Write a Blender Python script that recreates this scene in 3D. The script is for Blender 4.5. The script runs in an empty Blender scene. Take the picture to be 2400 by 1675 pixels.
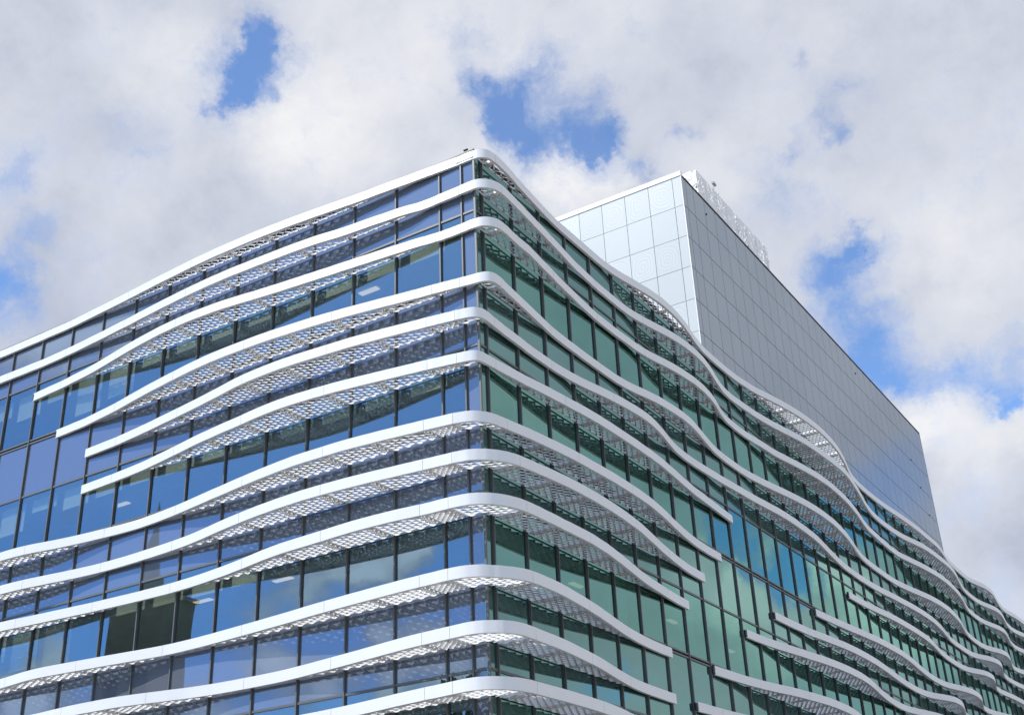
import bpy, math, random
import numpy as np
from mathutils import Matrix, Vector
random.seed(7)
S = bpy.context.scene
COL = S.collection

# ------------------------------------------------------------------ camera
CAM_POS = (15.7924, -24.0825, -19.2197)
RIGHT = (0.840441, 0.540440, -0.039792)
UP = (0.273522, -0.359672, 0.892088)
FWD = (-0.467808, 0.760632, 0.450106)
cam_d = bpy.data.cameras.new('camera')
cam = bpy.data.objects.new('camera', cam_d)
COL.objects.link(cam)
m = Matrix((RIGHT, UP, [-c for c in FWD])).transposed().to_4x4()
m.translation = CAM_POS
cam.matrix_world = m
cam_d.sensor_fit = 'HORIZONTAL'
cam_d.sensor_width = 36.0
cam_d.lens = 36.0 * 2882.59 / 2400.0
cam_d.clip_start = 0.1
cam_d.clip_end = 3000
S.camera = cam
S.render.resolution_x, S.render.resolution_y = 1024, 714

# ------------------------------------------------------------------ light
SUN_EL = math.radians(44.5)
SUN_OFF = math.radians(35.0)          # off the normal of the sunlit facade, to the left
sun_vec = Vector((-math.sin(SUN_OFF) * math.cos(SUN_EL), -math.cos(SUN_OFF) * math.cos(SUN_EL), math.sin(SUN_EL)))
sd = bpy.data.lights.new('sun', 'SUN')
sd.energy = 3.8
sd.angle = math.radians(0.53)
sd.color = (1.0, 0.95, 0.865)
sun = bpy.data.objects.new('sun', sd)
sun.rotation_euler = sun_vec.to_track_quat('Z', 'Y').to_euler()
COL.objects.link(sun)
S.view_settings.view_transform = 'Standard'
S.view_settings.look = 'None'
S.view_settings.exposure = 0.0
S.view_settings.gamma = 1.0
S.view_settings.use_curve_mapping = False
S.cycles.max_bounces = 7
S.cycles.diffuse_bounces = 3
S.cycles.glossy_bounces = 4
S.cycles.transparent_max_bounces = 12
S.cycles.transmission_bounces = 3
S.cycles.sample_clamp_indirect = 6.0
S.cycles.caustics_reflective = False
S.cycles.caustics_refractive = False

BLUE_GAPS = [(-0.5407,0.5293,0.6538,0.0132,1.00),(-0.5502,0.5312,0.6443,0.0132,1.00),(-0.5620,0.5323,0.6331,0.0149,1.00),(-0.5684,0.5350,0.6250,0.0132,1.00),(-0.5849,0.5282,0.6155,0.0099,1.00),(-0.5463,0.5560,0.6264,0.0083,0.60),(-0.5372,0.5201,0.6640,0.0148,0.50),(-0.6484,0.4820,0.5893,0.0162,0.35),(-0.6304,0.5053,0.5893,0.0197,0.25),(-0.7004,0.4519,0.5524,0.0128,0.40),(-0.7126,0.4754,0.5160,0.0145,0.50),(-0.7309,0.4785,0.4866,0.0160,0.65),(-0.7363,0.4847,0.4721,0.0145,0.65),(-0.7393,0.4986,0.4525,0.0161,0.50),(-0.7060,0.4889,0.5124,0.0129,0.30),(-0.4154,0.6251,0.6609,0.0134,0.35),(-0.4168,0.6482,0.6373,0.0152,0.60),(-0.4172,0.6637,0.6208,0.0153,0.80),(-0.4138,0.6775,0.6081,0.0170,0.90),(-0.4035,0.6790,0.6133,0.0136,0.90),(-0.3995,0.6979,0.5945,0.0120,0.80),(-0.3735,0.7076,0.5999,0.0171,0.95),(-0.3583,0.7261,0.5869,0.0089,1.00),(-0.3464,0.7243,0.5961,0.0119,0.80),(-0.3503,0.7051,0.6166,0.0237,0.50),(-0.3670,0.6736,0.6415,0.0236,0.30),(-0.3902,0.6696,0.6320,0.0136,0.50),(-0.2925,0.7506,0.5926,0.0085,0.60),(-0.3328,0.7449,0.5783,0.0095,0.70),(-0.3305,0.7540,0.5677,0.0068,0.70),(-0.1908,0.7588,0.6227,0.0082,0.40),(-0.1797,0.7814,0.5976,0.0164,0.40),(-0.1960,0.7868,0.5852,0.0116,0.55),(-0.1903,0.7988,0.5708,0.0093,0.80),(-0.2248,0.7925,0.5669,0.0100,0.30),(-0.2410,0.8111,0.5330,0.0202,0.40),(-0.1960,0.8436,0.4999,0.0126,1.00),(-0.2093,0.8464,0.4898,0.0134,0.80),(-0.2280,0.8452,0.4834,0.0117,0.75),(-0.2189,0.8600,0.4609,0.0151,0.60),(-0.2091,0.8734,0.4399,0.0150,0.70),(-0.1808,0.8739,0.4513,0.0132,0.30),(-0.1114,0.9080,0.4040,0.0192,0.50),(-0.2241,0.8800,0.4188,0.0167,0.80),(-0.2048,0.8889,0.4098,0.0149,0.80),(-0.1814,0.8965,0.4043,0.0132,0.60),(-0.1539,0.9023,0.4027,0.0163,0.55),(-0.1333,0.9134,0.3847,0.0129,0.80),(-0.1349,0.9175,0.3742,0.0071,0.80),(-0.2619,0.8586,0.4407,0.0169,0.70),(0.3565,0.8836,0.3034,0.0115,0.90),(0.3439,0.8928,0.2908,0.0125,0.90),(0.3505,0.8817,0.3158,0.0148,0.70),(0.3622,0.8711,0.3316,0.0148,0.35),(0.3317,0.9019,0.2766,0.0115,0.80),(0.3128,0.9083,0.2778,0.0132,1.00),(0.3006,0.9088,0.2893,0.0165,1.00),(0.3153,0.9126,0.2604,0.0115,1.00),(0.3253,0.9119,0.2503,0.0082,0.70),(0.2748,0.9117,0.3054,0.0181,1.00),(0.2535,0.9145,0.3154,0.0181,1.00),(0.2357,0.9243,0.3002,0.0148,0.70),(0.2250,0.9132,0.3399,0.0148,0.60),(0.2058,0.9128,0.3527,0.0148,0.50),(0.2360,0.9167,0.3225,0.0165,0.80),(0.2066,0.9220,0.3275,0.0132,0.60),(0.3931,0.8848,0.2501,0.0099,0.30),(0.3276,0.9241,0.1966,0.0132,0.50),(0.4507,0.8700,0.1998,0.0099,0.70),(0.4706,0.8584,0.2042,0.0099,0.60)]
BRIGHT_CLOUDS = [(-0.3741,0.7315,0.5700,0.0257,1.00),(-0.3830,0.7206,0.5779,0.0171,0.80),(-0.3511,0.7400,0.5737,0.0154,0.80),(-0.5311,0.6009,0.5974,0.0440,1.00),(-0.6011,0.4833,0.6365,0.0357,0.80),(-0.1921,0.9054,0.3787,0.0230,1.00),(-0.1641,0.9192,0.3580,0.0358,0.90),(-0.2165,0.9034,0.3702,0.0199,0.80),(-0.1286,0.9262,0.3545,0.0192,0.60),(-0.1267,0.8636,0.4880,0.0390,0.50),(-0.5650,0.5640,0.6022,0.0301,0.70),(-0.4524,0.6823,0.5744,0.0309,0.60),(-0.2905,0.7755,0.5605,0.0305,0.60),(-0.6270,0.5529,0.5488,0.0533,0.40),(0.3535,0.8978,0.2627,0.0198,0.80),(0.3249,0.8995,0.2920,0.0115,0.50),(0.2795,0.9202,0.2740,0.0198,0.80),(0.2741,0.9300,0.2448,0.0198,0.70)]
LOW_CLOUDS = [(-0.5906,-0.7514,0.2944,0.0181,0.90),(-0.6095,-0.7373,0.2913,0.0148,0.80),(-0.6399,-0.7168,0.2770,0.0165,0.70),(-0.5670,-0.7651,0.3052,0.0132,0.90),(-0.6266,-0.7209,0.2961,0.0099,0.50),(-0.6666,-0.6983,0.2609,0.0132,0.50),(-0.6669,-0.7109,0.2233,0.0198,0.80),(-0.6389,-0.7390,0.2137,0.0165,0.90),(-0.5889,-0.7770,0.2223,0.0264,0.90),(-0.5583,-0.7978,0.2277,0.0165,0.80),(-0.6041,-0.7583,0.2449,0.0099,0.60),(-0.7818,-0.5918,0.1962,0.0231,0.80),(-0.7941,-0.5755,0.1955,0.0165,0.80),(-0.7444,-0.6397,0.1916,0.0198,0.60),(-0.7025,-0.6861,0.1891,0.0165,0.80),(-0.7426,-0.5018,0.4436,0.0231,0.70),(-0.7229,-0.5241,0.4503,0.0198,0.70),(-0.6991,-0.5475,0.4600,0.0198,0.80),(-0.6726,-0.5742,0.4667,0.0165,0.60),(-0.6982,-0.5665,0.4378,0.0132,0.50),(-0.7729,-0.5905,0.2322,0.0132,0.40),(0.3914,0.8789,0.2726,0.0198,0.30),(0.3572,0.8972,0.2598,0.0181,0.40),(0.3280,0.8983,0.2924,0.0066,0.25),(0.2802,0.9209,0.2709,0.0181,0.45),(0.2673,0.9346,0.2345,0.0231,0.35),(0.3247,0.9187,0.2247,0.0231,0.30),(0.2368,0.9488,0.2092,0.0231,0.35),(0.3583,0.8898,0.2825,0.0099,0.30),(0.3736,0.8788,0.2970,0.0082,0.15)]

W = bpy.data.worlds.new('World')
S.world = W
W.use_nodes = True
nt = W.node_tree
nt.nodes.clear()
def N(t, **kw):
    n = nt.nodes.new(t)
    for k, v in kw.items(): setattr(n, k, v)
    return n
def L(a, b): nt.links.new(a, b)
def mth(op, a, b=None, clamp=False):
    n = N('ShaderNodeMath', operation=op, use_clamp=clamp)
    for i, v in enumerate((a, b)):
        if v is None: continue
        if isinstance(v, (int, float)): n.inputs[i].default_value = v
        else: L(v, n.inputs[i])
    return n.outputs[0]
def smooth(v, a, b, lo=0.0, hi=1.0):
    n = N('ShaderNodeMapRange', interpolation_type='SMOOTHSTEP')
    L(v, n.inputs['Value'])
    n.inputs['From Min'].default_value = a; n.inputs['From Max'].default_value = b
    n.inputs['To Min'].default_value = lo; n.inputs['To Max'].default_value = hi
    return n.outputs[0]
def noise(vec, scale, detail=6, rough=.55):
    n = N('ShaderNodeTexNoise'); L(vec, n.inputs['Vector'])
    n.inputs['Scale'].default_value = scale; n.inputs['Detail'].default_value = detail; n.inputs['Roughness'].default_value = rough
    return n
SKY_STRENGTH = 0.12
tc = N('ShaderNodeTexCoord')
DIR = tc.outputs['Generated']
sky = N('ShaderNodeTexSky', sky_type='NISHITA')
sky.sun_disc = False
sky.sun_elevation = SUN_EL
sky.sun_rotation = math.atan2(sun_vec.x, sun_vec.y)
sky.air_density = 1.0; sky.dust_density = 0.4; sky.ozone_density = 2.5
def warp(amp1, amp2):
    n1 = noise(DIR, 7.0, 5, .6); n2 = noise(DIR, 30.0, 5, .65)
    a = N('ShaderNodeVectorMath', operation='SUBTRACT'); L(n1.outputs['Color'], a.inputs[0]); a.inputs[1].default_value = (.5, .5, .5)
    a2 = N('ShaderNodeVectorMath', operation='SCALE'); L(a.outputs[0], a2.inputs[0]); a2.inputs['Scale'].default_value = amp1
    b = N('ShaderNodeVectorMath', operation='SUBTRACT'); L(n2.outputs['Color'], b.inputs[0]); b.inputs[1].default_value = (.5, .5, .5)
    b2 = N('ShaderNodeVectorMath', operation='SCALE'); L(b.outputs[0], b2.inputs[0]); b2.inputs['Scale'].default_value = amp2
    c = N('ShaderNodeVectorMath', operation='ADD'); L(DIR, c.inputs[0]); L(a2.outputs[0], c.inputs[1])
    d = N('ShaderNodeVectorMath', operation='ADD'); L(c.outputs[0], d.inputs[0]); L(b2.outputs[0], d.inputs[1])
    return d.outputs[0]
WD = warp(.035, .05)
def blobs(lst, grow):
    tot = None
    for x, y, z, r, s in lst:
        v = N('ShaderNodeVectorMath', operation='DISTANCE'); L(WD, v.inputs[0]); v.inputs[1].default_value = (x, y, z)
        o = smooth(v.outputs['Value'], r * grow, 0.0, 0.0, s)
        tot = o if tot is None else mth('ADD', tot, o)
    return tot
# gaps of blue between the clouds: those seen, and the wide clear part behind the street
gaps = mth('ADD', mth('MULTIPLY', blobs(BLUE_GAPS, 1.75), 1.05), mth('MULTIPLY', blobs(BLUE_GAPS, 3.6), .42))
# clear sky on the side the left facade faces, broken cloud elsewhere
sep = N('ShaderNodeSeparateXYZ'); L(DIR, sep.inputs[0])
facing = mth('ADD', mth('MULTIPLY', sep.outputs[0], -.45), mth('MULTIPLY', sep.outputs[1], -.89))
clear = smooth(facing, .25, .62)
big = noise(DIR, 3.3, 6, .55)
fine = noise(DIR, 14.0, 8, .62)
xr = smooth(sep.outputs[1], .3, -.1)
broken = mth('MULTIPLY', smooth(big.outputs['Fac'], .5, .62), mth('MAXIMUM', xr, clear))
lowcl = mth('ADD', mth('MULTIPLY', clear, smooth(sep.outputs[2], .22, .10, 0.0, .75)), mth('MULTIPLY', blobs(LOW_CLOUDS, 2.1), 2.6))
blue_amt = mth('SUBTRACT', mth('ADD', mth('ADD', gaps, mth('MULTIPLY', clear, 1.8)), mth('MULTIPLY', broken, .9)), lowcl)
wisp = noise(WD, 26.0, 9, .68)
blue_amt = mth('ADD', blue_amt, mth('ADD', mth('MULTIPLY', mth('SUBTRACT', fine.outputs['Fac'], .5), 1.5), mth('MULTIPLY', mth('SUBTRACT', wisp.outputs['Fac'], .5), 2.1)))
mask = smooth(blue_amt, -.1, 1.9, 0.0, .90)
# cloud brightness
lowb = blobs(LOW_CLOUDS, 2.0)
br = mth('ADD', blobs(BRIGHT_CLOUDS, 1.9), mth('MULTIPLY', lowb, 2.0))
cl = mth('ADD', mth('MULTIPLY', br, .42), mth('ADD', mth('MULTIPLY', mth('SUBTRACT', big.outputs['Fac'], .5), 1.5), mth('ADD', mth('MULTIPLY', mth('SUBTRACT', fine.outputs['Fac'], .5), .9), mth('MULTIPLY', mth('SUBTRACT', wisp.outputs['Fac'], .5), .35))))
cl = mth('ADD', cl, .42, True)
cr = N('ShaderNodeValToRGB'); L(cl, cr.inputs[0])
e = cr.color_ramp.elements
k = 1 / SKY_STRENGTH
e[0].position = 0.0; e[0].color = (.45 * k, .50 * k, .63 * k, 1)
e[1].position = 1.0; e[1].color = (.92 * k, .92 * k, .93 * k, 1)
md = cr.color_ramp.elements.new(.5); md.color = (.69 * k, .72 * k, .80 * k, 1)
hsv = N('ShaderNodeMix', data_type='RGBA', blend_type='MULTIPLY'); hsv.inputs[0].default_value = 1
L(sky.outputs[0], hsv.inputs[6]); hsv.inputs[7].default_value = (1.05, 1.5, 1.95, 1)
sunlit = N('ShaderNodeVectorMath', operation='SCALE'); L(cr.outputs[0], sunlit.inputs[0]); L(mth('ADD', 1.0, mth('MINIMUM', mth('MULTIPLY', lowb, .9), .9)), sunlit.inputs['Scale'])
mix = N('ShaderNodeMix', data_type='RGBA'); L(mask, mix.inputs[0]); L(sunlit.outputs[0], mix.inputs[6]); L(hsv.outputs[2], mix.inputs[7])
bg = N('ShaderNodeBackground'); L(mix.outputs[2], bg.inputs[0]); bg.inputs[1].default_value = SKY_STRENGTH
out = N('ShaderNodeOutputWorld'); L(bg.outputs[0], out.inputs[0])
W.cycles.sampling_method = 'MANUAL'
W.cycles.sample_map_resolution = 1024

# ------------------------------------------------------------------ materials
def mat(name):
    m = bpy.data.materials.new(name); m.use_nodes = True
    t = m.node_tree; t.nodes.clear()
    return m, t
class G:
    def __init__(s, t): s.t = t
    def n(s, ty, inp=None, **kw):
        o = s.t.nodes.new(ty)
        for k, v in kw.items(): setattr(o, k, v)
        for k, v in (inp or {}).items():
            if hasattr(v, 'is_output') or isinstance(v, bpy.types.NodeSocket): s.t.links.new(v, o.inputs[k])
            else: o.inputs[k].default_value = v
        return o
def ramp(g, fac, stops):
    r = g.n('ShaderNodeValToRGB', {0: fac}); e = r.color_ramp.elements
    while len(e) > 2: e.remove(e[-1])
    for i, (p, c) in enumerate(stops):
        el = e[i] if i < 2 else e.new(p)
        el.position = p; el.color = (*c, 1)
    return r.outputs[0]
def painted(name, col, rough=.4, var=.06, metal=0.0, scale=1.3, bump=0.0, coat=0.0):
    m, t = mat(name); g = G(t)
    tc = g.n('ShaderNodeTexCoord')
    oi = g.n('ShaderNodeObjectInfo')
    nz = g.n('ShaderNodeTexNoise', {'Vector': tc.outputs['Object'], 'Scale': scale, 'Detail': 6.0, 'Roughness': .6})
    c0 = tuple(c * (1 - var) for c in col); c1 = tuple(min(1, c * (1 + var)) for c in col)
    c = ramp(g, nz.outputs['Fac'], [(.3, c0), (.7, c1)])
    hv = g.n('ShaderNodeHueSaturation', {'Color': c})
    mr = g.n('ShaderNodeMapRange', {'Value': oi.outputs['Random'], 'To Min': 1 - var * .5, 'To Max': 1 + var * .5})
    t.links.new(mr.outputs[0], hv.inputs['Value'])
    b = g.n('ShaderNodeBsdfPrincipled', {'Base Color': hv.outputs[0], 'Roughness': rough, 'Metallic': metal, 'Coat Weight': coat})
    if bump:
        n2 = g.n('ShaderNodeTexNoise', {'Vector': tc.outputs['Object'], 'Scale': scale * 20, 'Detail': 3.0})
        bp = g.n('ShaderNodeBump', {'Height': n2.outputs['Fac'], 'Strength': bump, 'Distance': .01})
        t.links.new(bp.outputs[0], b.inputs['Normal'])
    o = g.n('ShaderNodeOutputMaterial', {0: b.outputs[0]})
    return m
def glass(name, tint, refl, base=None, trans=(.92, 1.0, .9), wob=.35):
    """coated facade glass: mirror layer over either an opaque back-painted panel or tinted see-through glass"""
    m, t = mat(name); g = G(t)
    tc = g.n('ShaderNodeTexCoord')
    geo = g.n('ShaderNodeNewGeometry')
    nz = g.n('ShaderNodeTexNoise', {'Vector': geo.outputs['Position'], 'Scale': .55, 'Detail': 1.0})
    bp = g.n('ShaderNodeBump', {'Height': nz.outputs['Fac'], 'Strength': wob, 'Distance': .012})
    gl = g.n('ShaderNodeBsdfGlossy', {'Color': (*tint, 1), 'Roughness': .012, 'Normal': bp.outputs[0]})
    lw = g.n('ShaderNodeLayerWeight', {'Blend': .35})
    f = g.n('ShaderNodeMapRange', {'Value': lw.outputs['Facing'], 'To Min': refl, 'To Max': min(1, refl + .62)})
    if base is None:
        under = g.n('ShaderNodeBsdfTransparent', {'Color': (*trans, 1)})
    else:
        n2 = g.n('ShaderNodeTexNoise', {'Vector': geo.outputs['Position'], 'Scale': 60.0, 'Detail': 2.0})
        c = ramp(g, n2.outputs['Fac'], [(.3, tuple(x * .93 for x in base)), (.7, tuple(x * 1.07 for x in base))])
        under = g.n('ShaderNodeBsdfDiffuse', {'Color': c})
    mx = g.n('ShaderNodeMixShader', {0: f.outputs[0], 1: under.outputs[0], 2: gl.outputs[0]})
    if base is None:   # the inner face of the pane only tints
        clr = g.n('ShaderNodeBsdfTransparent', {'Color': (1, 1, 1, 1)})
        mx = g.n('ShaderNodeMixShader', {0: geo.outputs['Backfacing'], 1: mx.outputs[0], 2: clr.outputs[0]})
    g.n('ShaderNodeOutputMaterial', {0: mx.outputs[0]})
    return m
M_WHITE = painted('white_coated_metal', (.77, .765, .755), .38, .015, coat=.1)
M_MESH = painted('white_mesh_metal', (.86, .86, .85), .45, .03)
M_BRK = painted('white_bracket_metal', (.88, .88, .87), .4, .02)
M_JOINT = painted('grey_joint', (.16, .17, .175), .8, .1)
M_FRAME = painted('dark_grey_mullion', (.12, .125, .125), .45, .12)
M_SEAL = painted('black_seal', (.012, .014, .014), .6, .1)
M_VIS_L = glass('blue_vision_glass', (.225, .335, .44), .48, wob=.25)
M_SPA_L = glass('blue_grey_spandrel_glass', (.20, .28, .41), .34, base=(.205, .23, .285), wob=.25)
M_VIS_R = glass('green_vision_glass', (.24, .46, .395), .60, trans=(.4, .62, .54), wob=.25)
M_SPA_R = glass('grey_green_spandrel_glass', (.27, .46, .42), .42, base=(.06, .10, .095), wob=.25)
M_ROOF = painted('grey_roof_membrane', (.30, .30, .29), .9, .15, bump=.3)
M_INNER = painted('interior_paint', (.66, .67, .62), .8, .1)
M_DARK = painted('interior_dark', (.05, .055, .06), .8, .2)
M_BLIND = painted('blind_fabric', (.88, .92, .80), .8, .04)
M_CONC = painted('pale_concrete', (.45, .44, .42), .85, .12, bump=.3)
M_OLIVE = painted('olive_render', (.30, .27, .19), .85, .15, bump=.2)
M_GROUND = painted('paving', (.40, .395, .38), .9, .2, scale=.3, bump=.4)
M_ASPH = painted('asphalt', (.05, .05, .052), .9, .2, scale=.6, bump=.4)
M_LINE = painted('road_paint', (.75, .75, .72), .7, .05)
M_BARK = painted('bark', (.09, .065, .045), .9, .3, scale=6, bump=.6)
M_LEAF = painted('leaf', (.055, .10, .03), .6, .35, scale=3)
M_TWR_R = None
def lamp_mat():
    m, t = mat('ceiling_lamp_glow'); g = G(t)
    e = g.n('ShaderNodeEmission', {'Color': (1, .85, .62, 1), 'Strength': 1.1})
    g.n('ShaderNodeOutputMaterial', {0: e.outputs[0]}); return m
M_LAMP = lamp_mat()
def tower_glass(name, base, refl, rings, span=.30, rough=.09):
    m, t = mat(name); g = G(t)
    tc = g.n('ShaderNodeTexCoord'); oi = g.n('ShaderNodeObjectInfo')
    geo = g.n('ShaderNodeNewGeometry')
    hv = g.n('ShaderNodeHueSaturation', {'Color': (*base, 1)})
    mr = g.n('ShaderNodeMapRange', {'Value': oi.outputs['Random'], 'To Min': .955, 'To Max': 1.03})
    t.links.new(mr.outputs[0], hv.inputs['Value'])
    col = hv.outputs[0]
    if rings:   # the printed dots read as nested rounded rings
        sp = g.n('ShaderNodeSeparateXYZ', {0: tc.outputs['Object']})
        def M2(op, a, b=None):
            n = g.n('ShaderNodeMath', operation=op); n.inputs[0].default_value = 0
            for i, v in enumerate((a, b)):
                if v is None: continue
                if isinstance(v, (int, float)): n.inputs[i].default_value = v
                else: t.links.new(v, n.inputs[i])
            return n.outputs[0]
        nz = g.n('ShaderNodeTexNoise', {'Vector': g.n('ShaderNodeNewGeometry').outputs['Position'], 'Scale': .9, 'Detail': 1.0})
        w = M2('MULTIPLY', M2('SUBTRACT', nz.outputs['Fac'], .5), .5)
        ax = M2('POWER', M2('ABSOLUTE', M2('DIVIDE', M2('ADD', sp.outputs[0], w), .74)), 3.0)
        az = M2('POWER', M2('ABSOLUTE', M2('DIVIDE', M2('ADD', sp.outputs[2], w), .98)), 3.0)
        r = M2('POWER', M2('ADD', ax, az), .3333)
        s = M2('SINE', M2('MULTIPLY', r, 27.0))
        fade = g.n('ShaderNodeMapRange', {'Value': r, 'From Min': .9, 'From Max': 1.02, 'To Min': 1.0, 'To Max': 0.0})
        amp = M2('MULTIPLY', M2('MULTIPLY', s, fade.outputs[0]), .06)
        mr2 = g.n('ShaderNodeMapRange', {'Value': amp, 'From Min': -.1, 'From Max': .1, 'To Min': .90, 'To Max': 1.10})
        h2 = g.n('ShaderNodeHueSaturation', {'Color': col, 'Value': mr2.outputs[0]})
        col = h2.outputs[0]
    nz = g.n('ShaderNodeTexNoise', {'Vector': geo.outputs['Position'], 'Scale': .5, 'Detail': 2.0})
    bp = g.n('ShaderNodeBump', {'Height': nz.outputs['Fac'], 'Strength': .3, 'Distance': .012})
    d = g.n('ShaderNodeBsdfDiffuse', {'Color': col})
    gl = g.n('ShaderNodeBsdfGlossy', {'Color': (.80, .88, .93, 1), 'Roughness': rough, 'Normal': bp.outputs[0]})
    lw = g.n('ShaderNodeLayerWeight', {'Blend': .4})
    f = g.n('ShaderNodeMapRange', {'Value': lw.outputs['Facing'], 'To Min': refl, 'To Max': refl + span})
    mx = g.n('ShaderNodeMixShader', {0: f.outputs[0], 1: d.outputs[0], 2: gl.outputs[0]})
    g.n('ShaderNodeOutputMaterial', {0: mx.outputs[0]})
    return m
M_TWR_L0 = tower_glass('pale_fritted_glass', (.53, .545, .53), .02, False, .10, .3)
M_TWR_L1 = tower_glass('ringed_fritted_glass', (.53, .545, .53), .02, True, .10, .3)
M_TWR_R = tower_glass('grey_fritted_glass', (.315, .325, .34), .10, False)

# ------------------------------------------------------------------ mesh helpers
class MB:
    def __init__(s): s.v = []; s.f = []; s.sm = []
    def quad(s, a, b, c, d, smooth=False):
        i = len(s.v); s.v += [a, b, c, d]; s.f.append((i, i + 1, i + 2, i + 3)); s.sm.append(smooth)
    def poly(s, pts):
        i = len(s.v); s.v += list(pts); s.f.append(tuple(range(i, i + len(pts)))); s.sm.append(False)
    def hexa(s, p):      # p: 8 corners, bottom ring then top ring (counter-clockwise from above)
        i = len(s.v); s.v += p
        for q in ((3, 2, 1, 0), (4, 5, 6, 7), (0, 1, 5, 4), (1, 2, 6, 5), (2, 3, 7, 6), (3, 0, 4, 7)):
            s.f.append(tuple(i + k for k in q)); s.sm.append(False)
    def box(s, x0, x1, y0, y1, z0, z1):
        s.hexa([(x0, y0, z0), (x1, y0, z0), (x1, y1, z0), (x0, y1, z0), (x0, y0, z1), (x1, y0, z1), (x1, y1, z1), (x0, y1, z1)])
    def fbox(s, side, u0, u1, o0, o1, z0, z1):   # box in facade coordinates: u along, o outwards
        if side == 'L': s.box(-u1, -u0, -o1, -o0, z0, z1)
        else: s.box(o0, o1, u0, u1, z0, z1)
    def tube(s, a, b, r0, r1, n=8):
        a, b = Vector(a), Vector(b); d = (b - a).normalized()
        x = d.orthogonal().normalized(); y = d.cross(x); i = len(s.v)
        for p, r in ((a, r0), (b, r1)):
            for k in range(n):
                t = 2 * math.pi * k / n; s.v.append(tuple(p + x * math.cos(t) * r + y * math.sin(t) * r))
        for k in range(n):
            s.f.append((i + k, i + (k + 1) % n, i + n + (k + 1) % n, i + n + k)); s.sm.append(True)
        s.f.append(tuple(i + n + k for k in range(n))); s.sm.append(False)
    def build(s, name, material, parent=None, kind=None, origin=None):
        me = bpy.data.meshes.new(name)
        v = s.v
        if origin is not None: v = [(a - origin[0], b - origin[1], c - origin[2]) for a, b, c in v]
        me.from_pydata(v, [], s.f)
        if any(s.sm): me.polygons.foreach_set('use_smooth', s.sm)
        me.materials.append(material)
        o = bpy.data.objects.new(name, me); COL.objects.link(o)
        if origin is not None: o.location = origin
        if parent is not None: o.parent = parent
        if kind: o['kind'] = kind
        return o
def thing(name, label, cat, loc=(0, 0, 0), group=None):
    o = bpy.data.objects.new(name, None); COL.objects.link(o)
    o.location = (0, 0, 0); o['label'] = label; o['category'] = cat
    o.empty_display_size = .5
    if group: o['group'] = group
    return o
def tag(o, label, cat, group=None):
    o['label'] = label; o['category'] = cat
    if group: o['group'] = group
    return o

GZ = -20.82        # street level
# ------------------------------------------------------------------ ground
b = MB(); b.box(-1500, 1500, -1500, 1500, GZ - .5, GZ - .004); g_ = b.build('ground', M_GROUND); g_['kind'] = 'structure'
b = MB(); b.box(-400, 400, -19, -9, GZ - .3, GZ); r_ = b.build('road', M_ASPH); r_['kind'] = 'structure'
b = MB(); b.box(-400, 400, -8.85, -2.5, GZ - .3, GZ + .13); p_ = b.build('pavement', M_CONC); p_['kind'] = 'structure'
b = MB()
for k in range(-40, 40): b.box(k * 6, k * 6 + 3, -14.06, -13.94, GZ + .002, GZ + .006)
q_ = b.build('road_marking', M_LINE); q_['kind'] = 'structure'

# ------------------------------------------------------------------ the office building
office = thing('office_building', 'corner office building of blue and green glass wrapped in white wavy sunshade bands', 'building')
ZTOP = 2.0
MUL_L = [.48] + [1.24 + 1.575 * k for k in range(17)]
MUL_R = [.42 + 1.567 * k for k in range(55)]
U_END = {'L': MUL_L[-1], 'R': MUL_R[-1]}
XEND, YEND = -U_END['L'], U_END['R']
CAMV = Vector(CAM_POS)
def fpt(side, u, o, z): return (-u, -o, z) if side == 'L' else (o, u, z)
# rows of glass: (bottom, top, kind)
T1, T2, T3, T4 = 0.0, -4.22, -8.34, -12.74
S4, S7, S10, S13 = -2.22, -6.30, -10.48, -14.9
ROWS = [(T1, 1.93, 'spandrel'), (S4, T1, 'vision'), (T2, S4, 'spandrel'), (S7, T2, 'vision'), (T3, S7, 'spandrel'),
        (S10, T3, 'vision'), (T4, S10, 'spandrel'), (S13, T4, 'vision'), (-16.9, S13, 'spandrel')]
GO = -.062
panes = []
for side in 'LR':
    mul = [0.0] + (MUL_L if side == 'L' else MUL_R)
    for i in range(len(mul) - 1):
        u0, u1 = mul[i] + .02, mul[i + 1] - .02
        for (z0, z1, kd) in ROWS:
            k2 = 'spandrel' if i == 0 else kd
            c = fpt(side, (u0 + u1) / 2, GO, (z0 + z1) / 2)
            panes.append(((Vector(c) - CAMV).length, side, u0, u1, z0 + .02, z1 - .02, k2, c))
def pane_mb(side, u0, u1, z0, z1, rng):
    b = MB()
    t = [rng.uniform(-.0032, .0032) for _ in range(2)]
    o0, o1, oi = GO + t[0], GO - t[0], GO - .024
    zt = t[1]
    P = lambda u, o, z: fpt(side, u, o, z)
    f = [P(u0, o0 - zt, z0), P(u1, o1 - zt, z0), P(u1, o1 + zt, z1), P(u0, o0 + zt, z1)]
    k = [P(u0, oi, z0), P(u1, oi, z0), P(u1, oi, z1), P(u0, oi, z1)]
    if side == 'L': f = [f[1], f[0], f[3], f[2]]; k = [k[1], k[0], k[3], k[2]]
    i = len(b.v); b.v += f + k
    for q in ((0, 1, 2, 3), (7, 6, 5, 4), (1, 0, 4, 5), (2, 1, 5, 6), (3, 2, 6, 7), (0, 3, 7, 4)):
        b.f.append(q); b.sm.append(False)
    return b
rng = random.Random(3)
panes.sort(key=lambda p: p[0])
counts = {'window_pane': 0, 'spandrel_panel': 0}; rest = {}
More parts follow.
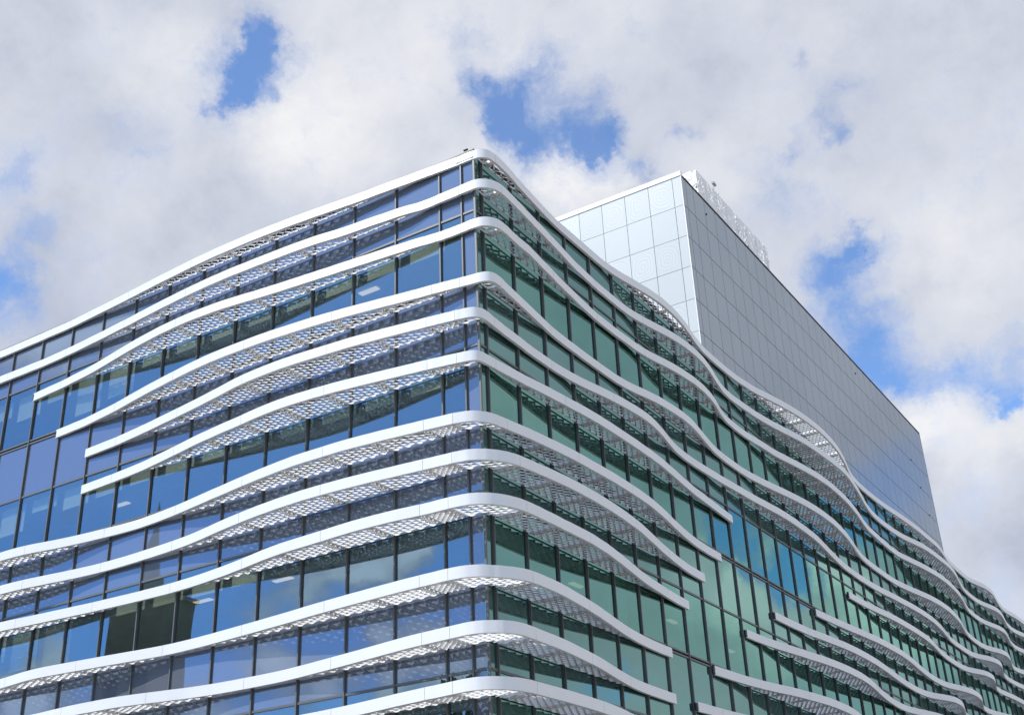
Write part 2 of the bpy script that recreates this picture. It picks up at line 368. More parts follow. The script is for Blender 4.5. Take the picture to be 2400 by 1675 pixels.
for d, side, u0, u1, z0, z1, kd, c in panes:
    nm = 'window_pane' if kd == 'vision' else 'spandrel_panel'
    mt = {('L', 'vision'): M_VIS_L, ('L', 'spandrel'): M_SPA_L, ('R', 'vision'): M_VIS_R, ('R', 'spandrel'): M_SPA_R}[(side, kd)]
    b = pane_mb(side, u0, u1, z0, z1, rng)
    if counts[nm] < 298 and z1 > -15:
        counts[nm] += 1
        b.build(nm, mt, office, origin=c)
    else:
        r = rest.setdefault((nm, side), (MB(), mt))[0]
        i = len(r.v); r.v += b.v; r.f += [tuple(i + q for q in f) for f in b.f]; r.sm += b.sm
for (nm, side), (r, mt) in rest.items(): r.build(nm, mt, office, kind='stuff')

# mullions and transoms
def mullion(side, u, w=.056):
    b = MB()
    b.fbox(side, u - w / 2, u + w / 2, -.16, -.022, GZ + .02, ZTOP - .05)
    b.fbox(side, u - w * .36, u + w * .36, -.022, .0, GZ + .02, ZTOP - .05)
    return b.build('mullion', M_FRAME, office)
for u in MUL_L: mullion('L', u)
for u in MUL_R: mullion('R', u)
b = MB(); b.box(-.055, .0, .0, .055, GZ + .02, ZTOP - .05); b.build('corner_post', M_FRAME, office)
for side in 'LR':
    for z in (T1, T2, T3, T4):
        b = MB(); b.fbox(side, .056, U_END[side], -.15, -.03, z - .032, z + .032); b.build('transom', M_FRAME, office)
    for z in (S4, S7, S10, S13):
        for dz in (.0, .115):
            b = MB(); b.fbox(side, .056, U_END[side], -.15, -.026, z - .026 - dz + .05, z + .026 - dz + .05); b.build('transom', M_FRAME, office)
b = MB(); b.fbox('L', .0, U_END['L'], -.4, .02, ZTOP, ZTOP + .045); b.build('roof_coping', M_FRAME, office)
b = MB(); b.fbox('R', .401, U_END['R'], -.4, .02, ZTOP, ZTOP + .045); b.build('roof_coping', M_FRAME, office)

# inside: floor decks behind the opaque bands, back walls, blinds, ceiling lamps
FLOORS = [(T1 + .06, ZTOP - .06), (T2 + .05, S4 - .12), (T3 + .05, S7 - .12), (T4 + .05, S10 - .12), (-16.9, S13 - .12)]
for z0, z1 in FLOORS:
    b = MB()
    b.box(XEND + .1, -.3, .3, 16, z0, z1)
    b.box(-16, -.3, 16.01, YEND - .1, z0, z1)
    b.build('floor_deck', M_INNER, office)
b = MB(); b.box(XEND + .2, -7.0, 7.0, 7.3, GZ, ZTOP - .1); b.box(-7.3, -7.0, 7.31, YEND - .2, GZ, ZTOP - .1); b.build('core_wall', M_INNER, office)
b = MB(); b.box(XEND - .3, XEND, .0, 16, GZ, ZTOP); b.box(-16, .0, YEND, YEND + .3, GZ, ZTOP); b.box(XEND, -16.3, 16.02, 16.3, GZ, ZTOP); b.box(-16.3, -16.0, 16.31, YEND, GZ, ZTOP)
b.build('rear_wall', M_CONC, office)
b = MB(); b.box(XEND, -.2, .2, 16.3, ZTOP - .05, ZTOP - .004); b.box(-16.3, -.2, 16.31, YEND, ZTOP - .05, ZTOP - .004); b.build('roof', M_ROOF, office)
def blind(side, i, row, frac, slats=False):
    mul = [0.0] + (MUL_L if side == 'L' else MUL_R)
    u0, u1 = mul[i] + .06, mul[i + 1] - .30
    z0, z1, kd = ROWS[row]
    zt = z1 - .1; zb = zt - (z1 - z0 - .2) * frac
    b = MB()
    if slats:
        z = zt
        while z > zb:
            p = [fpt(side, u0, -.30, z), fpt(side, u1, -.30, z), fpt(side, u1, -.335, z - .035), fpt(side, u0, -.335, z - .035)]
            b.quad(*p); z -= .05
        b.fbox(side, u0, u1, -.35, -.28, zb - .04, zb)
    else:
        b.fbox(side, u0, u1, -.335, -.325, zb, zt); b.fbox(side, u0, u1, -.345, -.315, zb - .03, zb)
    b.build('window_blind', M_BLIND, office)
rb = random.Random(11)
for row, f in ((1, .55), (3, .5), (5, .25)):
    for i in range(2, 18):
        if row == 5 and i in (10, 11): continue
        if row == 5 and i < 6: continue
        blind('L', i, row, (.32 + rb.uniform(-.02, .02)) if i < 10 else max(.2, min(1, f + rb.uniform(-.3, .35))))
blind('L', 11, 5, .95, True); blind('L', 12, 5, .8, True)
for row in (1, 3, 5, 7):
    for i in range(2, 40):
        if rb.random() < .35: blind('R', i, row, rb.uniform(.3, 1))
for side, lamps in (('L', [(12.4, -2.7, T3), (5.3, -1.9, T1), (9.0, -2.6, T3), (16.6, -2.6, T2)]), ('R', [(8.9, -2.5, T3), (15.0, -2.15, T3), (12.0, -3.2, T2), (20.5, -2.4, T3)])):
    for u, o, z in lamps:
        b = MB(); b.fbox(side, u - .35, u + .35, o - .10, o + .10, z + .02, z + .045); b.build('ceiling_lamp', M_LAMP, office)

# ------------------------------------------------------------------ sunshade fins
FIN_PLAN = {
'1': '-2300,-11 -2270,-11 -2240,-10 -2211,-10 -2181,-10 -2152,-9 -2122,-8 -2093,-8 -2063,-7 -2033,-7 -2004,-7 -1974,-7 -1944,-7 -1913,-7 -1883,-7 -1853,-7 -1823,-8 -1793,-8 -1763,-8 -1732,-8 -1701,-9 -1670,-10 -1639,-12 -1607,-14 -1575,-16 -1543,-18 -1511,-20 -1479,-22 -1447,-24 -1414,-26 -1382,-29 -1350,-31 -1317,-34 -1285,-36 -1252,-39 -1220,-41 -1187,-43 -1155,-45 -1123,-47 -1091,-49 -1060,-51 -1028,-52 -997,-53 -967,-54 -936,-54 -906,-54 -876,-54 -847,-54 -817,-54 -788,-53 -759,-52 -730,-51 -701,-49 -673,-48 -645,-46 -617,-44 -589,-42 -561,-40 -533,-37 -506,-35 -478,-32 -451,-30 -423,-27 -395,-25 -367,-23 -339,-22 -311,-20 -283,-18 -256,-16 -234,-14 -219,-13 -210,-13 -201,-12 -193,-12 -184,-11 -176,-11 -168,-10 -159,-10 -151,-9 -142,-8 -134,-8 -126,-7 -117,-7 -109,-6 -100,-6 -91,-5 -83,-5 -74,-4 -66,-4 -57,-3 -48,-3 -40,-3 -31,-3 -22,-3 -13,-3 -4,-2 4,-1 11,0 18,3 23,6 28,10 32,15 36,21 38,27 39,35 40,43 41,52 41,61 41,70 40,79 40,89 39,98 39,108 38,118 37,128 36,138 35,147 34,158 33,168 31,178 30,188 29,198 28,208 27,218 26,230 24,247 22,273 19,304 16,337 13,370 11,402 9,434 8,465 7,496 7,526 7,556 7,586 7,616 7,646 7,676 7,706 8,736 9,765 11,793 14,820 17,846 21,872 26,898 30,924 34,949 38,975 42,1001 46,1028 48,1055 51,1083 52,1112 52,1141 52,1171 51,1202 49,1234 46,1268 42,1302 37,1337 32,1372 26,1407 20,1443 16,1478 12,1512 10,1544 9,1575 8,1605 8,1636 8,1666 8,1696 8,1726 8,1755 9,1784 10,1814 11,1842 13,1870 16,1898 19,1925 21,1952 24,1979 28,2006 32,2031 38,2056 43,2081 48,2106 53,2131 57,2156 62,2181 66,2207 70,2233 74,2259 78,2286 81,2312 84,2339 87,2367 89,2395 92,2429 94,2470 96,2517 97,2566 97,2617 95,2668 93,2721 89,2774 84,2830 77,2887 68,2945 58,3006 46,3068 33,3130 23,3191 15,3248 11,3303 8,3355 7,3406 7,3456 7,3506 8,3556 8,3605 10,3654 12,3702 14,3749 17,3796 20,3843 24,3889 27,3936 31,3983 33,4030 36,4078 38,4125 40,4173 42,4222 43,4271 43,4320 43,4370 44,4419 45,4469 45,4518 46,4568 45,4619 42,4671 38,4725 32,4781 26,4838 20,4893 16,4948 13,5001 11,5052 10,5104 8,5155 8,5206 7,5256 7,5306 8,5356 9,5405 11,5452 16,5498 23,5541 30,5583 38,5625 45,5668 50,5713 53,5760 54,5810 52,5861 49,5915 43,5970 37,6026 31,6083 25,6139 19,6194 15,6248 13,6301 11,6352 11,6402 13,6451 17,6497 22,6542 27,6587 30,6633 33,6681 34,6729 35,6778 37,6827 39,6875 43,6921 48,6965 54,7009 61,7053 67,7096 73,7140 79,7185 83,7231 85,7278 86,7327 86,7378 82,7431 77,7486 70,7544 61,7603 51,7663 41,7723 31,7782 24,7840 18,7895 15,7949 14,8000 14,8049 17,8097 21,8143 26,8187 32,8231 39,8275 46,8317 53,8360 61,8403 68,8445 75,8487 80,8521 85,8548',
'2': '-2300,-13 -2270,-13 -2240,-13 -2210,-13 -2181,-12 -2151,-12 -2122,-11 -2092,-11 -2063,-10 -2033,-10 -2004,-9 -1974,-9 -1945,-8 -1915,-8 -1885,-8 -1856,-7 -1826,-7 -1795,-8 -1764,-9 -1733,-10 -1701,-12 -1670,-13 -1638,-15 -1606,-17 -1573,-20 -1541,-22 -1509,-24 -1476,-27 -1443,-30 -1410,-33 -1378,-35 -1345,-38 -1312,-42 -1278,-45 -1245,-48 -1212,-51 -1179,-54 -1147,-56 -1114,-59 -1082,-61 -1050,-63 -1019,-64 -987,-66 -956,-67 -926,-67 -895,-68 -865,-68 -836,-67 -807,-66 -778,-66 -748,-65 -719,-64 -690,-63 -661,-62 -633,-61 -604,-59 -576,-57 -548,-55 -521,-52 -495,-48 -469,-44 -442,-41 -414,-39 -386,-37 -358,-35 -330,-33 -303,-30 -275,-28 -249,-26 -228,-23 -214,-21 -206,-19 -199,-18 -191,-16 -183,-15 -175,-14 -166,-14 -158,-13 -149,-13 -140,-13 -131,-13 -121,-14 -112,-14 -103,-14 -94,-14 -85,-14 -76,-14 -67,-14 -58,-14 -49,-14 -39,-15 -30,-15 -21,-15 -12,-15 -3,-15 5,-15 13,-13 20,-11 26,-8 31,-4 36,0 40,5 44,10 47,15 50,21 53,28 55,35 56,43 57,51 57,60 57,69 56,79 56,88 55,98 54,107 54,117 53,127 52,137 51,147 51,156 50,166 49,176 48,186 47,196 46,207 45,224 42,250 40,281 37,314 34,347 31,380 28,413 25,446 21,480 18,513 15,546 14,577 12,609 11,640 9,672 8,703 8,733 8,763 8,793 8,823 8,853 9,882 11,910 13,937 17,964 21,990 25,1016 30,1041 35,1066 40,1091 45,1116 49,1142 53,1168 56,1195 58,1223 60,1251 61,1280 61,1310 61,1340 59,1372 57,1404 53,1438 48,1473 42,1509 35,1546 28,1583 22,1619 16,1655 12,1689 10,1721 9,1752 9,1782 10,1811 12,1839 13,1868 15,1896 17,1924 18,1952 20,1980 23,2008 26,2035 29,2062 33,2088 36,2115 40,2140 45,2166 49,2192 53,2218 58,2243 62,2269 66,2295 71,2320 74,2346 78,2373 81,2401 84,2434 87,2475 89,2522 92,2569 94,2617 96,2665 97,2714 98,2763 97,2814 95,2866 90,2921 83,2978 75,3036 68,3093 59,3151 50,3211 40,3271 31,3330 23,3388 17,3444 12,3499 10,3551 8,3602 8,3653 9,3702 10,3751 11,3800 14,3847 17,3894 21,3940 26,3985 33,4028 40,4071 47,4114 54,4157 60,4201 64,4247 67,4294 69,4342 71,4390 72,4439 73,4488 74,4537 75,4586 75,4636 74,4687 71,4740 67,4794 62,4849 55,4906 47,4964 38,5023 30,5081 23,5138 17,5194 12,5249 9,5302 8,5353 7,5404 7,5454 8,5503 9,5552 13,5598 18,5643 24,5686 32,5729 40,5771 47,5814 53,5858 56,5905 56,5955 54,6007 49,6062 43,6118 36,6175 29,6232 22,6289 17,6344 14,6397 13,6448 13,6498 15,6546 19,6592 25,6636 31,6679 38,6723 45,6766 52,6809 59,6852 66,6895 72,6939 78,6983 82,7029 85,7076 86,7125 86,7175 83,7228 78,7283 71,7340 62,7399 52,7459 42,7519 33,7578 25,7636 19,7692 15,7746 13,7797 14,7847 17,7894 20,7941 25,7986 31,8030 38,8073 45,8116 52,8159 59,8202 66,8245 72,8289 78,8333 83,8378 86,8425 89,8471 91,8512 92,8545',
'3': '-1861,-4 -1829,-6 -1797,-8 -1765,-10 -1734,-11 -1702,-13 -1669,-16 -1635,-20 -1602,-23 -1569,-26 -1535,-30 -1500,-35 -1464,-41 -1428,-47 -1392,-53 -1356,-59 -1320,-65 -1285,-70 -1251,-75 -1216,-79 -1182,-83 -1149,-87 -1116,-89 -1084,-91 -1052,-93 -1022,-94 -991,-94 -962,-93 -933,-92 -904,-91 -876,-89 -849,-86 -822,-83 -795,-80 -769,-76 -742,-73 -715,-70 -688,-67 -661,-64 -633,-62 -606,-59 -578,-57 -551,-54 -523,-52 -496,-49 -468,-47 -441,-45 -413,-42 -385,-40 -358,-37 -330,-35 -303,-32 -275,-30 -249,-27 -228,-25 -214,-24 -204,-23 -196,-22 -188,-21 -180,-20 -173,-19 -165,-17 -157,-16 -149,-15 -141,-14 -133,-13 -125,-12 -117,-11 -109,-10 -100,-10 -91,-10 -83,-9 -74,-9 -65,-9 -56,-9 -48,-9 -38,-9 -29,-9 -20,-10 -10,-10 -2,-9 6,-8 14,-7 21,-5 27,-2 32,2 37,6 41,11 45,16 48,22 51,28 53,35 54,43 54,52 54,61 54,70 54,79 53,89 52,99 51,108 51,118 50,128 50,137 49,146 49,156 49,165 49,174 49,183 49,192 49,201 48,212 46,229 44,255 40,287 37,321 34,354 30,387 27,420 24,453 22,486 19,519 16,552 14,584 12,616 10,648 9,679 9,709 9,739 9,769 9,798 10,828 11,857 12,886 12,915 14,944 16,972 19,999 23,1025 27,1050 32,1076 37,1101 41,1127 45,1153 48,1180 51,1207 53,1234 55,1263 57,1291 57,1321 57,1351 56,1382 53,1415 50,1448 45,1483 39,1519 31,1557 23,1595 17,1631 12,1666 9,1699 8,1730 7,1761 7,1791 7,1820 8,1850 9,1879 11,1907 13,1935 16,1962 19,1989 21,2017 23,2045 25,2073 26,2101 29,2129 32,2155 36,2182 40,2208 44,2234 48,2260 52,2286 56,2312 59,2339 63,2365 66,2392 69,2420 73,2453 76,2493 79,2538 82,2586 82,2636 82,2686 81,2737 79,2788 77,2841 73,2895 69,2949 63,3005 57,3061 50,3118 42,3176 34,3234 28,3290 23,3344 21,3397 19,3449 17,3501 15,3553 14,3604 13,3655 12,3706 12,3756 13,3805 15,3852 20,3898 26,3942 32,3986 38,4030 44,4074 50,4118 55,4163 60,4208 64,4253 68,4299 72,4346 74,4393 76,4442 77,4491 76,4541 76,4592 74,4644 72,4696 69,4748 66,4802 62,4856 56,4911 50,4968 41,5027 32,5086 24,5144 17,5201 12,5256 9,5309 8,5360 7,5411 7,5461 8,5510 10,5558 14,5604 19,5649 26,5692 33,5735 41,5777 48,5820 54,5864 57,5910 58,5960 55,6013 49,6069 42,6125 35,6183 27,6241 21,6297 16,6352 13,6405 12,6456 12,6506 15,6553 20,6598 25,6643 31,6687 37,6731 44,6774 51,6817 58,6860 65,6903 72,6946 77,6991 81,7036 85,7083 87,7131 86,7182 84,7234 79,7289 72,7346 63,7405 54,7464 43,7524 34,7584 26,7642 20,7698 16,7752 14,7804 14,7854 16,7902 20,7948 24,7993 30,8038 37,8081 44,8124 51,8167 58,8210 65,8253 72,8296 78,8340 83,8385 87,8428 91,8461 93,8483',
'4': '-1710,-4 -1678,-6 -1646,-7 -1615,-9 -1584,-10 -1552,-12 -1518,-16 -1484,-20 -1450,-24 -1416,-28 -1381,-33 -1345,-39 -1308,-46 -1272,-52 -1236,-58 -1200,-64 -1165,-69 -1130,-74 -1095,-79 -1061,-83 -1026,-88 -992,-92 -959,-95 -926,-98 -894,-100 -863,-101 -832,-102 -802,-102 -772,-102 -742,-102 -712,-102 -683,-101 -654,-100 -626,-98 -598,-96 -570,-94 -542,-92 -514,-90 -487,-87 -460,-84 -434,-80 -407,-77 -381,-73 -355,-69 -329,-65 -303,-61 -277,-57 -252,-52 -227,-48 -207,-45 -193,-43 -184,-42 -177,-40 -169,-39 -161,-38 -153,-37 -145,-36 -137,-35 -129,-34 -121,-33 -113,-31 -106,-30 -98,-29 -90,-28 -83,-26 -75,-25 -67,-24 -59,-22 -52,-21 -44,-20 -36,-19 -28,-17 -21,-16 -13,-15 -5,-14 3,-13 11,-12 18,-10 25,-8 31,-5 36,-1 40,4 43,10 45,17 46,25 46,34 46,43 45,53 44,64 42,74 41,84 40,94 39,104 38,114 37,124 36,134 35,144 34,154 33,164 32,174 31,184 30,194 29,204 28,214 27,225 25,243 22,269 19,301 15,335 12,368 10,400 9,431 8,462 8,492 8,523 7,553 7,583 7,613 7,643 7,673 7,703 8,733 8,762 10,790 12,818 15,845 19,871 24,897 29,921 34,947 38,972 42,998 45,1025 47,1053 49,1081 51,1109 52,1138 53,1167 52,1198 51,1229 48,1262 44,1296 39,1331 34,1366 28,1402 23,1438 18,1472 14,1506 11,1539 9,1571 8,1602 7,1633 7,1663 7,1693 7,1723 7,1753 8,1782 9,1811 11,1839 14,1866 17,1893 20,1920 23,1947 27,1973 31,1999 35,2026 39,2052 43,2077 47,2103 51,2129 55,2156 58,2182 62,2208 65,2235 68,2262 71,2290 73,2317 75,2345 77,2373 79,2402 80,2437 81,2480 81,2529 81,2580 79,2632 75,2685 71,2739 66,2794 59,2851 51,2909 43,2967 33,3027 25,3086 18,3143 13,3197 10,3251 8,3302 7,3353 7,3403 7,3453 7,3503 7,3553 8,3603 9,3651 11,3699 15,3745 20,3790 25,3835 31,3879 37,3923 44,3966 50,4010 57,4053 63,4097 68,4142 72,4188 75,4235 78,4282 79,4331 80,4380 80,4431 78,4482 76,4535 72,4588 68,4642 64,4696 58,4752 50,4810 42,4868 33,4927 25,4985 19,5042 14,5096 11,5149 9,5202 7,5253 7,5303 7,5353 8,5402 10,5451 14,5496 21,5540 30,5580 41,5619 52,5658 61,5699 68,5743 71,5790 70,5840 66,5894 59,5951 50,6011 39,6071 29,6131 21,6190 16,6244 15,6295 18,6342 24,6386 31,6429 39,6472 46,6514 53,6557 60,6600 67,6643 73,6687 78,6732 83,6778 85,6825 86,6874 85,6925 82,6978 77,7033 70,7090 61,7149 51,7209 41,7269 32,7329 24,7386 18,7442 15,7495 14,7546 15,7596 17,7643 21,7689 26,7734 32,7778 39,7821 46,7864 53,7907 60,7950 67,7993 73,8037 78,8082 83,8128 85,8175 86,8224 85,8275 82,8328 77,8383 70,8440 62,8495 56,8537 52,8561',
'5': '-1542,-6 -1510,-8 -1479,-9 -1447,-11 -1416,-12 -1384,-14 -1351,-17 -1317,-21 -1284,-24 -1250,-28 -1216,-32 -1181,-37 -1146,-42 -1112,-46 -1077,-51 -1042,-56 -1007,-61 -972,-66 -936,-72 -900,-78 -863,-84 -827,-91 -791,-97 -757,-101 -724,-104 -692,-106 -661,-107 -630,-108 -600,-108 -571,-107 -542,-106 -514,-104 -486,-102 -458,-100 -430,-98 -402,-96 -374,-94 -347,-91 -320,-88 -294,-84 -267,-81 -241,-77 -216,-73 -196,-70 -182,-68 -173,-67 -165,-65 -158,-64 -150,-63 -142,-62 -134,-61 -126,-60 -118,-58 -111,-57 -103,-56 -95,-55 -88,-53 -80,-52 -72,-51 -64,-49 -57,-48 -49,-47 -41,-46 -34,-44 -26,-42 -19,-41 -12,-39 -5,-37 2,-34 7,-31 11,-26 15,-21 18,-15 20,-8 21,0 21,9 21,19 20,28 19,38 18,48 18,58 17,67 16,77 16,87 15,96 14,106 14,115 14,125 13,134 13,143 13,152 13,161 12,171 12,180 12,190 11,199 11,209 10,218 9,228 9,237 9,248 8,264 8,288 8,316 8,346 8,376 9,405 11,433 13,461 16,488 19,515 23,541 27,567 32,592 36,618 40,644 43,671 47,697 50,724 52,752 54,780 56,808 57,837 57,867 56,899 53,931 49,965 44,1000 38,1036 31,1073 25,1109 19,1145 15,1179 13,1211 11,1243 10,1274 10,1304 10,1334 11,1363 12,1392 13,1421 14,1450 16,1479 17,1507 18,1536 20,1564 22,1592 24,1620 25,1649 27,1677 29,1705 30,1734 32,1762 34,1790 36,1818 38,1846 41,1873 43,1901 46,1928 48,1956 51,1983 53,2011 54,2040 56,2068 57,2097 57,2127 58,2157 58,2187 57,2217 57,2247 57,2277 56,2308 55,2339 55,2370 53,2401 51,2435 48,2474 43,2522 38,2576 32,2632 27,2687 22,2742 17,2797 13,2851 10,2904 9,2956 8,3006 7,3057 7,3107 8,3156 9,3206 10,3254 12,3302 15,3349 18,3396 22,3442 27,3488 30,3534 34,3580 37,3627 40,3674 44,3720 47,3767 50,3814 52,3862 54,3910 55,3959 56,4008 56,4058 56,4108 54,4160 52,4212 49,4265 45,4319 40,4374 34,4430 28,4486 22,4542 16,4598 11,4653 9,4705 7,4757 7,4807 7,4857 7,4907 7,4957 7,5007 8,5056 11,5103 17,5147 27,5187 39,5225 52,5262 64,5301 72,5342 78,5386 81,5433 81,5483 77,5537 68,5596 57,5658 44,5720 32,5782 23,5841 17,5897 14,5950 13,6002 13,6051 14,6100 16,6148 19,6195 22,6242 26,6288 31,6333 36,6378 42,6422 49,6465 56,6508 63,6551 69,6595 75,6639 80,6684 84,6730 86,6778 86,6828 84,6880 80,6934 74,6990 66,7048 57,7107 47,7167 37,7227 28,7286 21,7343 17,7397 14,7450 14,7500 15,7549 18,7596 23,7641 28,7686 35,7730 42,7773 49,7815 56,7858 63,7901 69,7945 75,7989 80,8034 84,8080 86,8128 86,8178 84,8230 80,8284 75,8339 68,8394 62,8438 58,8468',
'6': '-1539,-6 -1507,-7 -1476,-9 -1445,-10 -1413,-12 -1382,-13 -1349,-16 -1317,-18 -1284,-21 -1251,-24 -1217,-28 -1181,-34 -1146,-39 -1110,-45 -1074,-51 -1037,-57 -1001,-64 -965,-70 -930,-75 -896,-79 -861,-84 -827,-88 -794,-91 -760,-95 -725,-100 -691,-104 -658,-107 -626,-109 -595,-110 -565,-110 -536,-109 -508,-107 -479,-106 -452,-103 -424,-101 -397,-98 -371,-94 -344,-91 -318,-87 -292,-83 -266,-79 -240,-75 -215,-71 -195,-68 -182,-66 -173,-64 -165,-63 -157,-62 -149,-61 -141,-60 -134,-58 -126,-57 -118,-56 -110,-55 -103,-53 -95,-52 -88,-50 -80,-49 -72,-48 -65,-46 -57,-45 -50,-43 -42,-42 -35,-40 -27,-39 -20,-37 -13,-35 -6,-33 0,-30 5,-26 9,-21 11,-14 13,-7 14,1 14,10 15,18 16,26 16,35 17,43 17,52 18,60 18,69 19,77 20,85 20,94 21,102 22,110 22,119 23,127 24,135 24,144 25,152 26,160 27,168 27,177 28,185 29,193 30,201 31,209 32,217 33,226 35,240 37,261 40,287 42,315 45,342 47,370 49,398 52,425 54,453 56,481 57,510 59,539 59,568 60,597 60,627 60,657 60,687 60,717 60,747 60,777 59,808 58,839 58,869 56,901 55,932 53,964 50,997 47,1030 44,1063 41,1096 37,1130 34,1163 31,1197 28,1229 25,1262 23,1294 22,1325 20,1357 19,1388 17,1420 16,1451 14,1483 12,1515 11,1546 9,1577 8,1603 7,1623',
'6b': '6,2897 7,2946 8,2995 10,3044 12,3091 15,3138 19,3185 23,3231 27,3277 31,3323 35,3369 38,3415 41,3462 43,3510 45,3558 46,3607 48,3656 49,3705 50,3754 50,3804 50,3853 50,3904 48,3955 46,4007 43,4061 39,4115 33,4170 28,4226 22,4281 17,4336 14,4390 11,4442 9,4494 8,4545 8,4596 7,4646 7,4696 8,4746 10,4794 13,4840 20,4883 30,4923 42,4961 55,4999 66,5038 74,5080 78,5125 79,5174 77,5227 70,5283 60,5344 47,5407 33,5471 21,5532 15,5589 13,5640 14,5689 17,5736 21,5782 26,5828 29,5874 33,5921 36,5968 38,6015 40,6063 41,6112 43,6161 46,6207 51,6252 58,6296 64,6339 70,6383 76,6428 81,6473 84,6519 86,6568 86,6617 84,6669 80,6723 74,6780 66,6838 56,6897 46,6958 36,7017 28,7076 21,7132 16,7187 14,7240 14,7290 16,7338 19,7385 23,7430 29,7475 35,7518 42,7561 49,7604 57,7647 64,7690 70,7734 76,7778 81,7823 84,7869 86,7918 86,7967 84,8019 80,8073 74,8130 66,8188 56,8248 46,8308 36,8367 27,8426 20,8484 13,8540 7,8595',
'7': '-2300,-60 -2270,-60 -2240,-60 -2210,-60 -2180,-60 -2150,-60 -2120,-60 -2090,-60 -2060,-61 -2029,-61 -1999,-62 -1968,-63 -1937,-64 -1906,-65 -1875,-66 -1844,-67 -1813,-67 -1783,-67 -1754,-66 -1727,-64 -1700,-61 -1674,-57 -1648,-52 -1623,-47 -1598,-42 -1573,-38 -1547,-34 -1520,-30 -1494,-27 -1467,-24 -1439,-21 -1412,-19 -1384,-16 -1356,-14 -1328,-12 -1300,-11 -1270,-10 -1240,-10 -1209,-12 -1177,-14 -1144,-17 -1110,-21 -1075,-25 -1040,-30 -1004,-36 -968,-42 -933,-48 -897,-54 -861,-59 -825,-65 -790,-71 -755,-76 -720,-81 -685,-86 -650,-90 -616,-94 -583,-97 -551,-100 -520,-101 -489,-101 -459,-101 -429,-101 -400,-101 -371,-100 -342,-98 -314,-96 -287,-93 -260,-91 -233,-88 -206,-85 -180,-82 -159,-79 -145,-78 -136,-77 -128,-76 -120,-75 -112,-74 -104,-73 -96,-72 -88,-71 -80,-70 -72,-69 -64,-68 -56,-67 -48,-66 -40,-64 -33,-62 -26,-60 -19,-58 -12,-56 -6,-53 0,-50 5,-47 10,-42 14,-38 18,-33 22,-27 26,-22 29,-16 32,-10 34,-3 36,4 38,11 39,18 40,26 42,34 43,42 44,50 45,57 46,65 47,73 48,81 50,89 51,97 52,105 53,112 54,120 55,128 57,136 58,144 58,152 59,160 60,168 61,177 62,185 63,194 64,208 66,230 69,256 71,283 73,311 75,340 76,369 77,398 77,427 78,456 79,486 79,515 80,545 80,575 79,606 79,636 78,667 77,697 76,729 74,760 72,793 69,826 65,859 61,894 56,929 51,964 45,1000 39,1035 34,1071 29,1105 24,1140 20,1174 16,1208 13,1242 10,1274 9,1306 8,1337 7,1367 7,1398 7,1427 7,1452 7,1474',
'7b': '7,2405 8,2433 10,2463 12,2497 14,2538 17,2584 21,2630 25,2677 28,2723 32,2769 37,2815 41,2861 45,2907 48,2953 52,3000 55,3047 57,3094 59,3142 60,3191 61,3240 62,3290 62,3340 61,3391 59,3442 57,3495 54,3548 50,3601 45,3656 41,3711 36,3765 32,3819 28,3873 25,3927 22,3979 20,4031 19,4082 19,4133 20,4182 22,4229 27,4274 34,4317 44,4358 53,4398 63,4438 72,4479 79,4522 84,4568 86,4615 86,4665 84,4717 79,4772 71,4831 59,4892 44,4957 29,5022 18,5083 13,5138 12,5189 14,5237 18,5283 24,5328 31,5371 39,5413 47,5454 55,5496 63,5538 70,5581 76,5626 80,5671 84,5717 86,5765 86,5815 84,5867 80,5921 74,5978 65,6036 56,6096 46,6156 36,6215 27,6274 21,6331 16,6385 14,6437 14,6488 15,6536 19,6583 23,6628 29,6673 35,6716 42,6759 49,6802 57,6845 64,6888 70,6931 76,6975 81,7021 84,7067 86,7115 86,7165 84,7217 80,7271 74,7328 65,7386 56,7446 46,7506 36,7565 27,7624 21,7681 16,7735 14,7787 14,7838 15,7886 19,7933 23,7978 29,8023 35,8066 42,8109 49,8152 57,8195 64,8238 70,8281 77,8325 82,8369 87,8411 91,8443 93,8462',
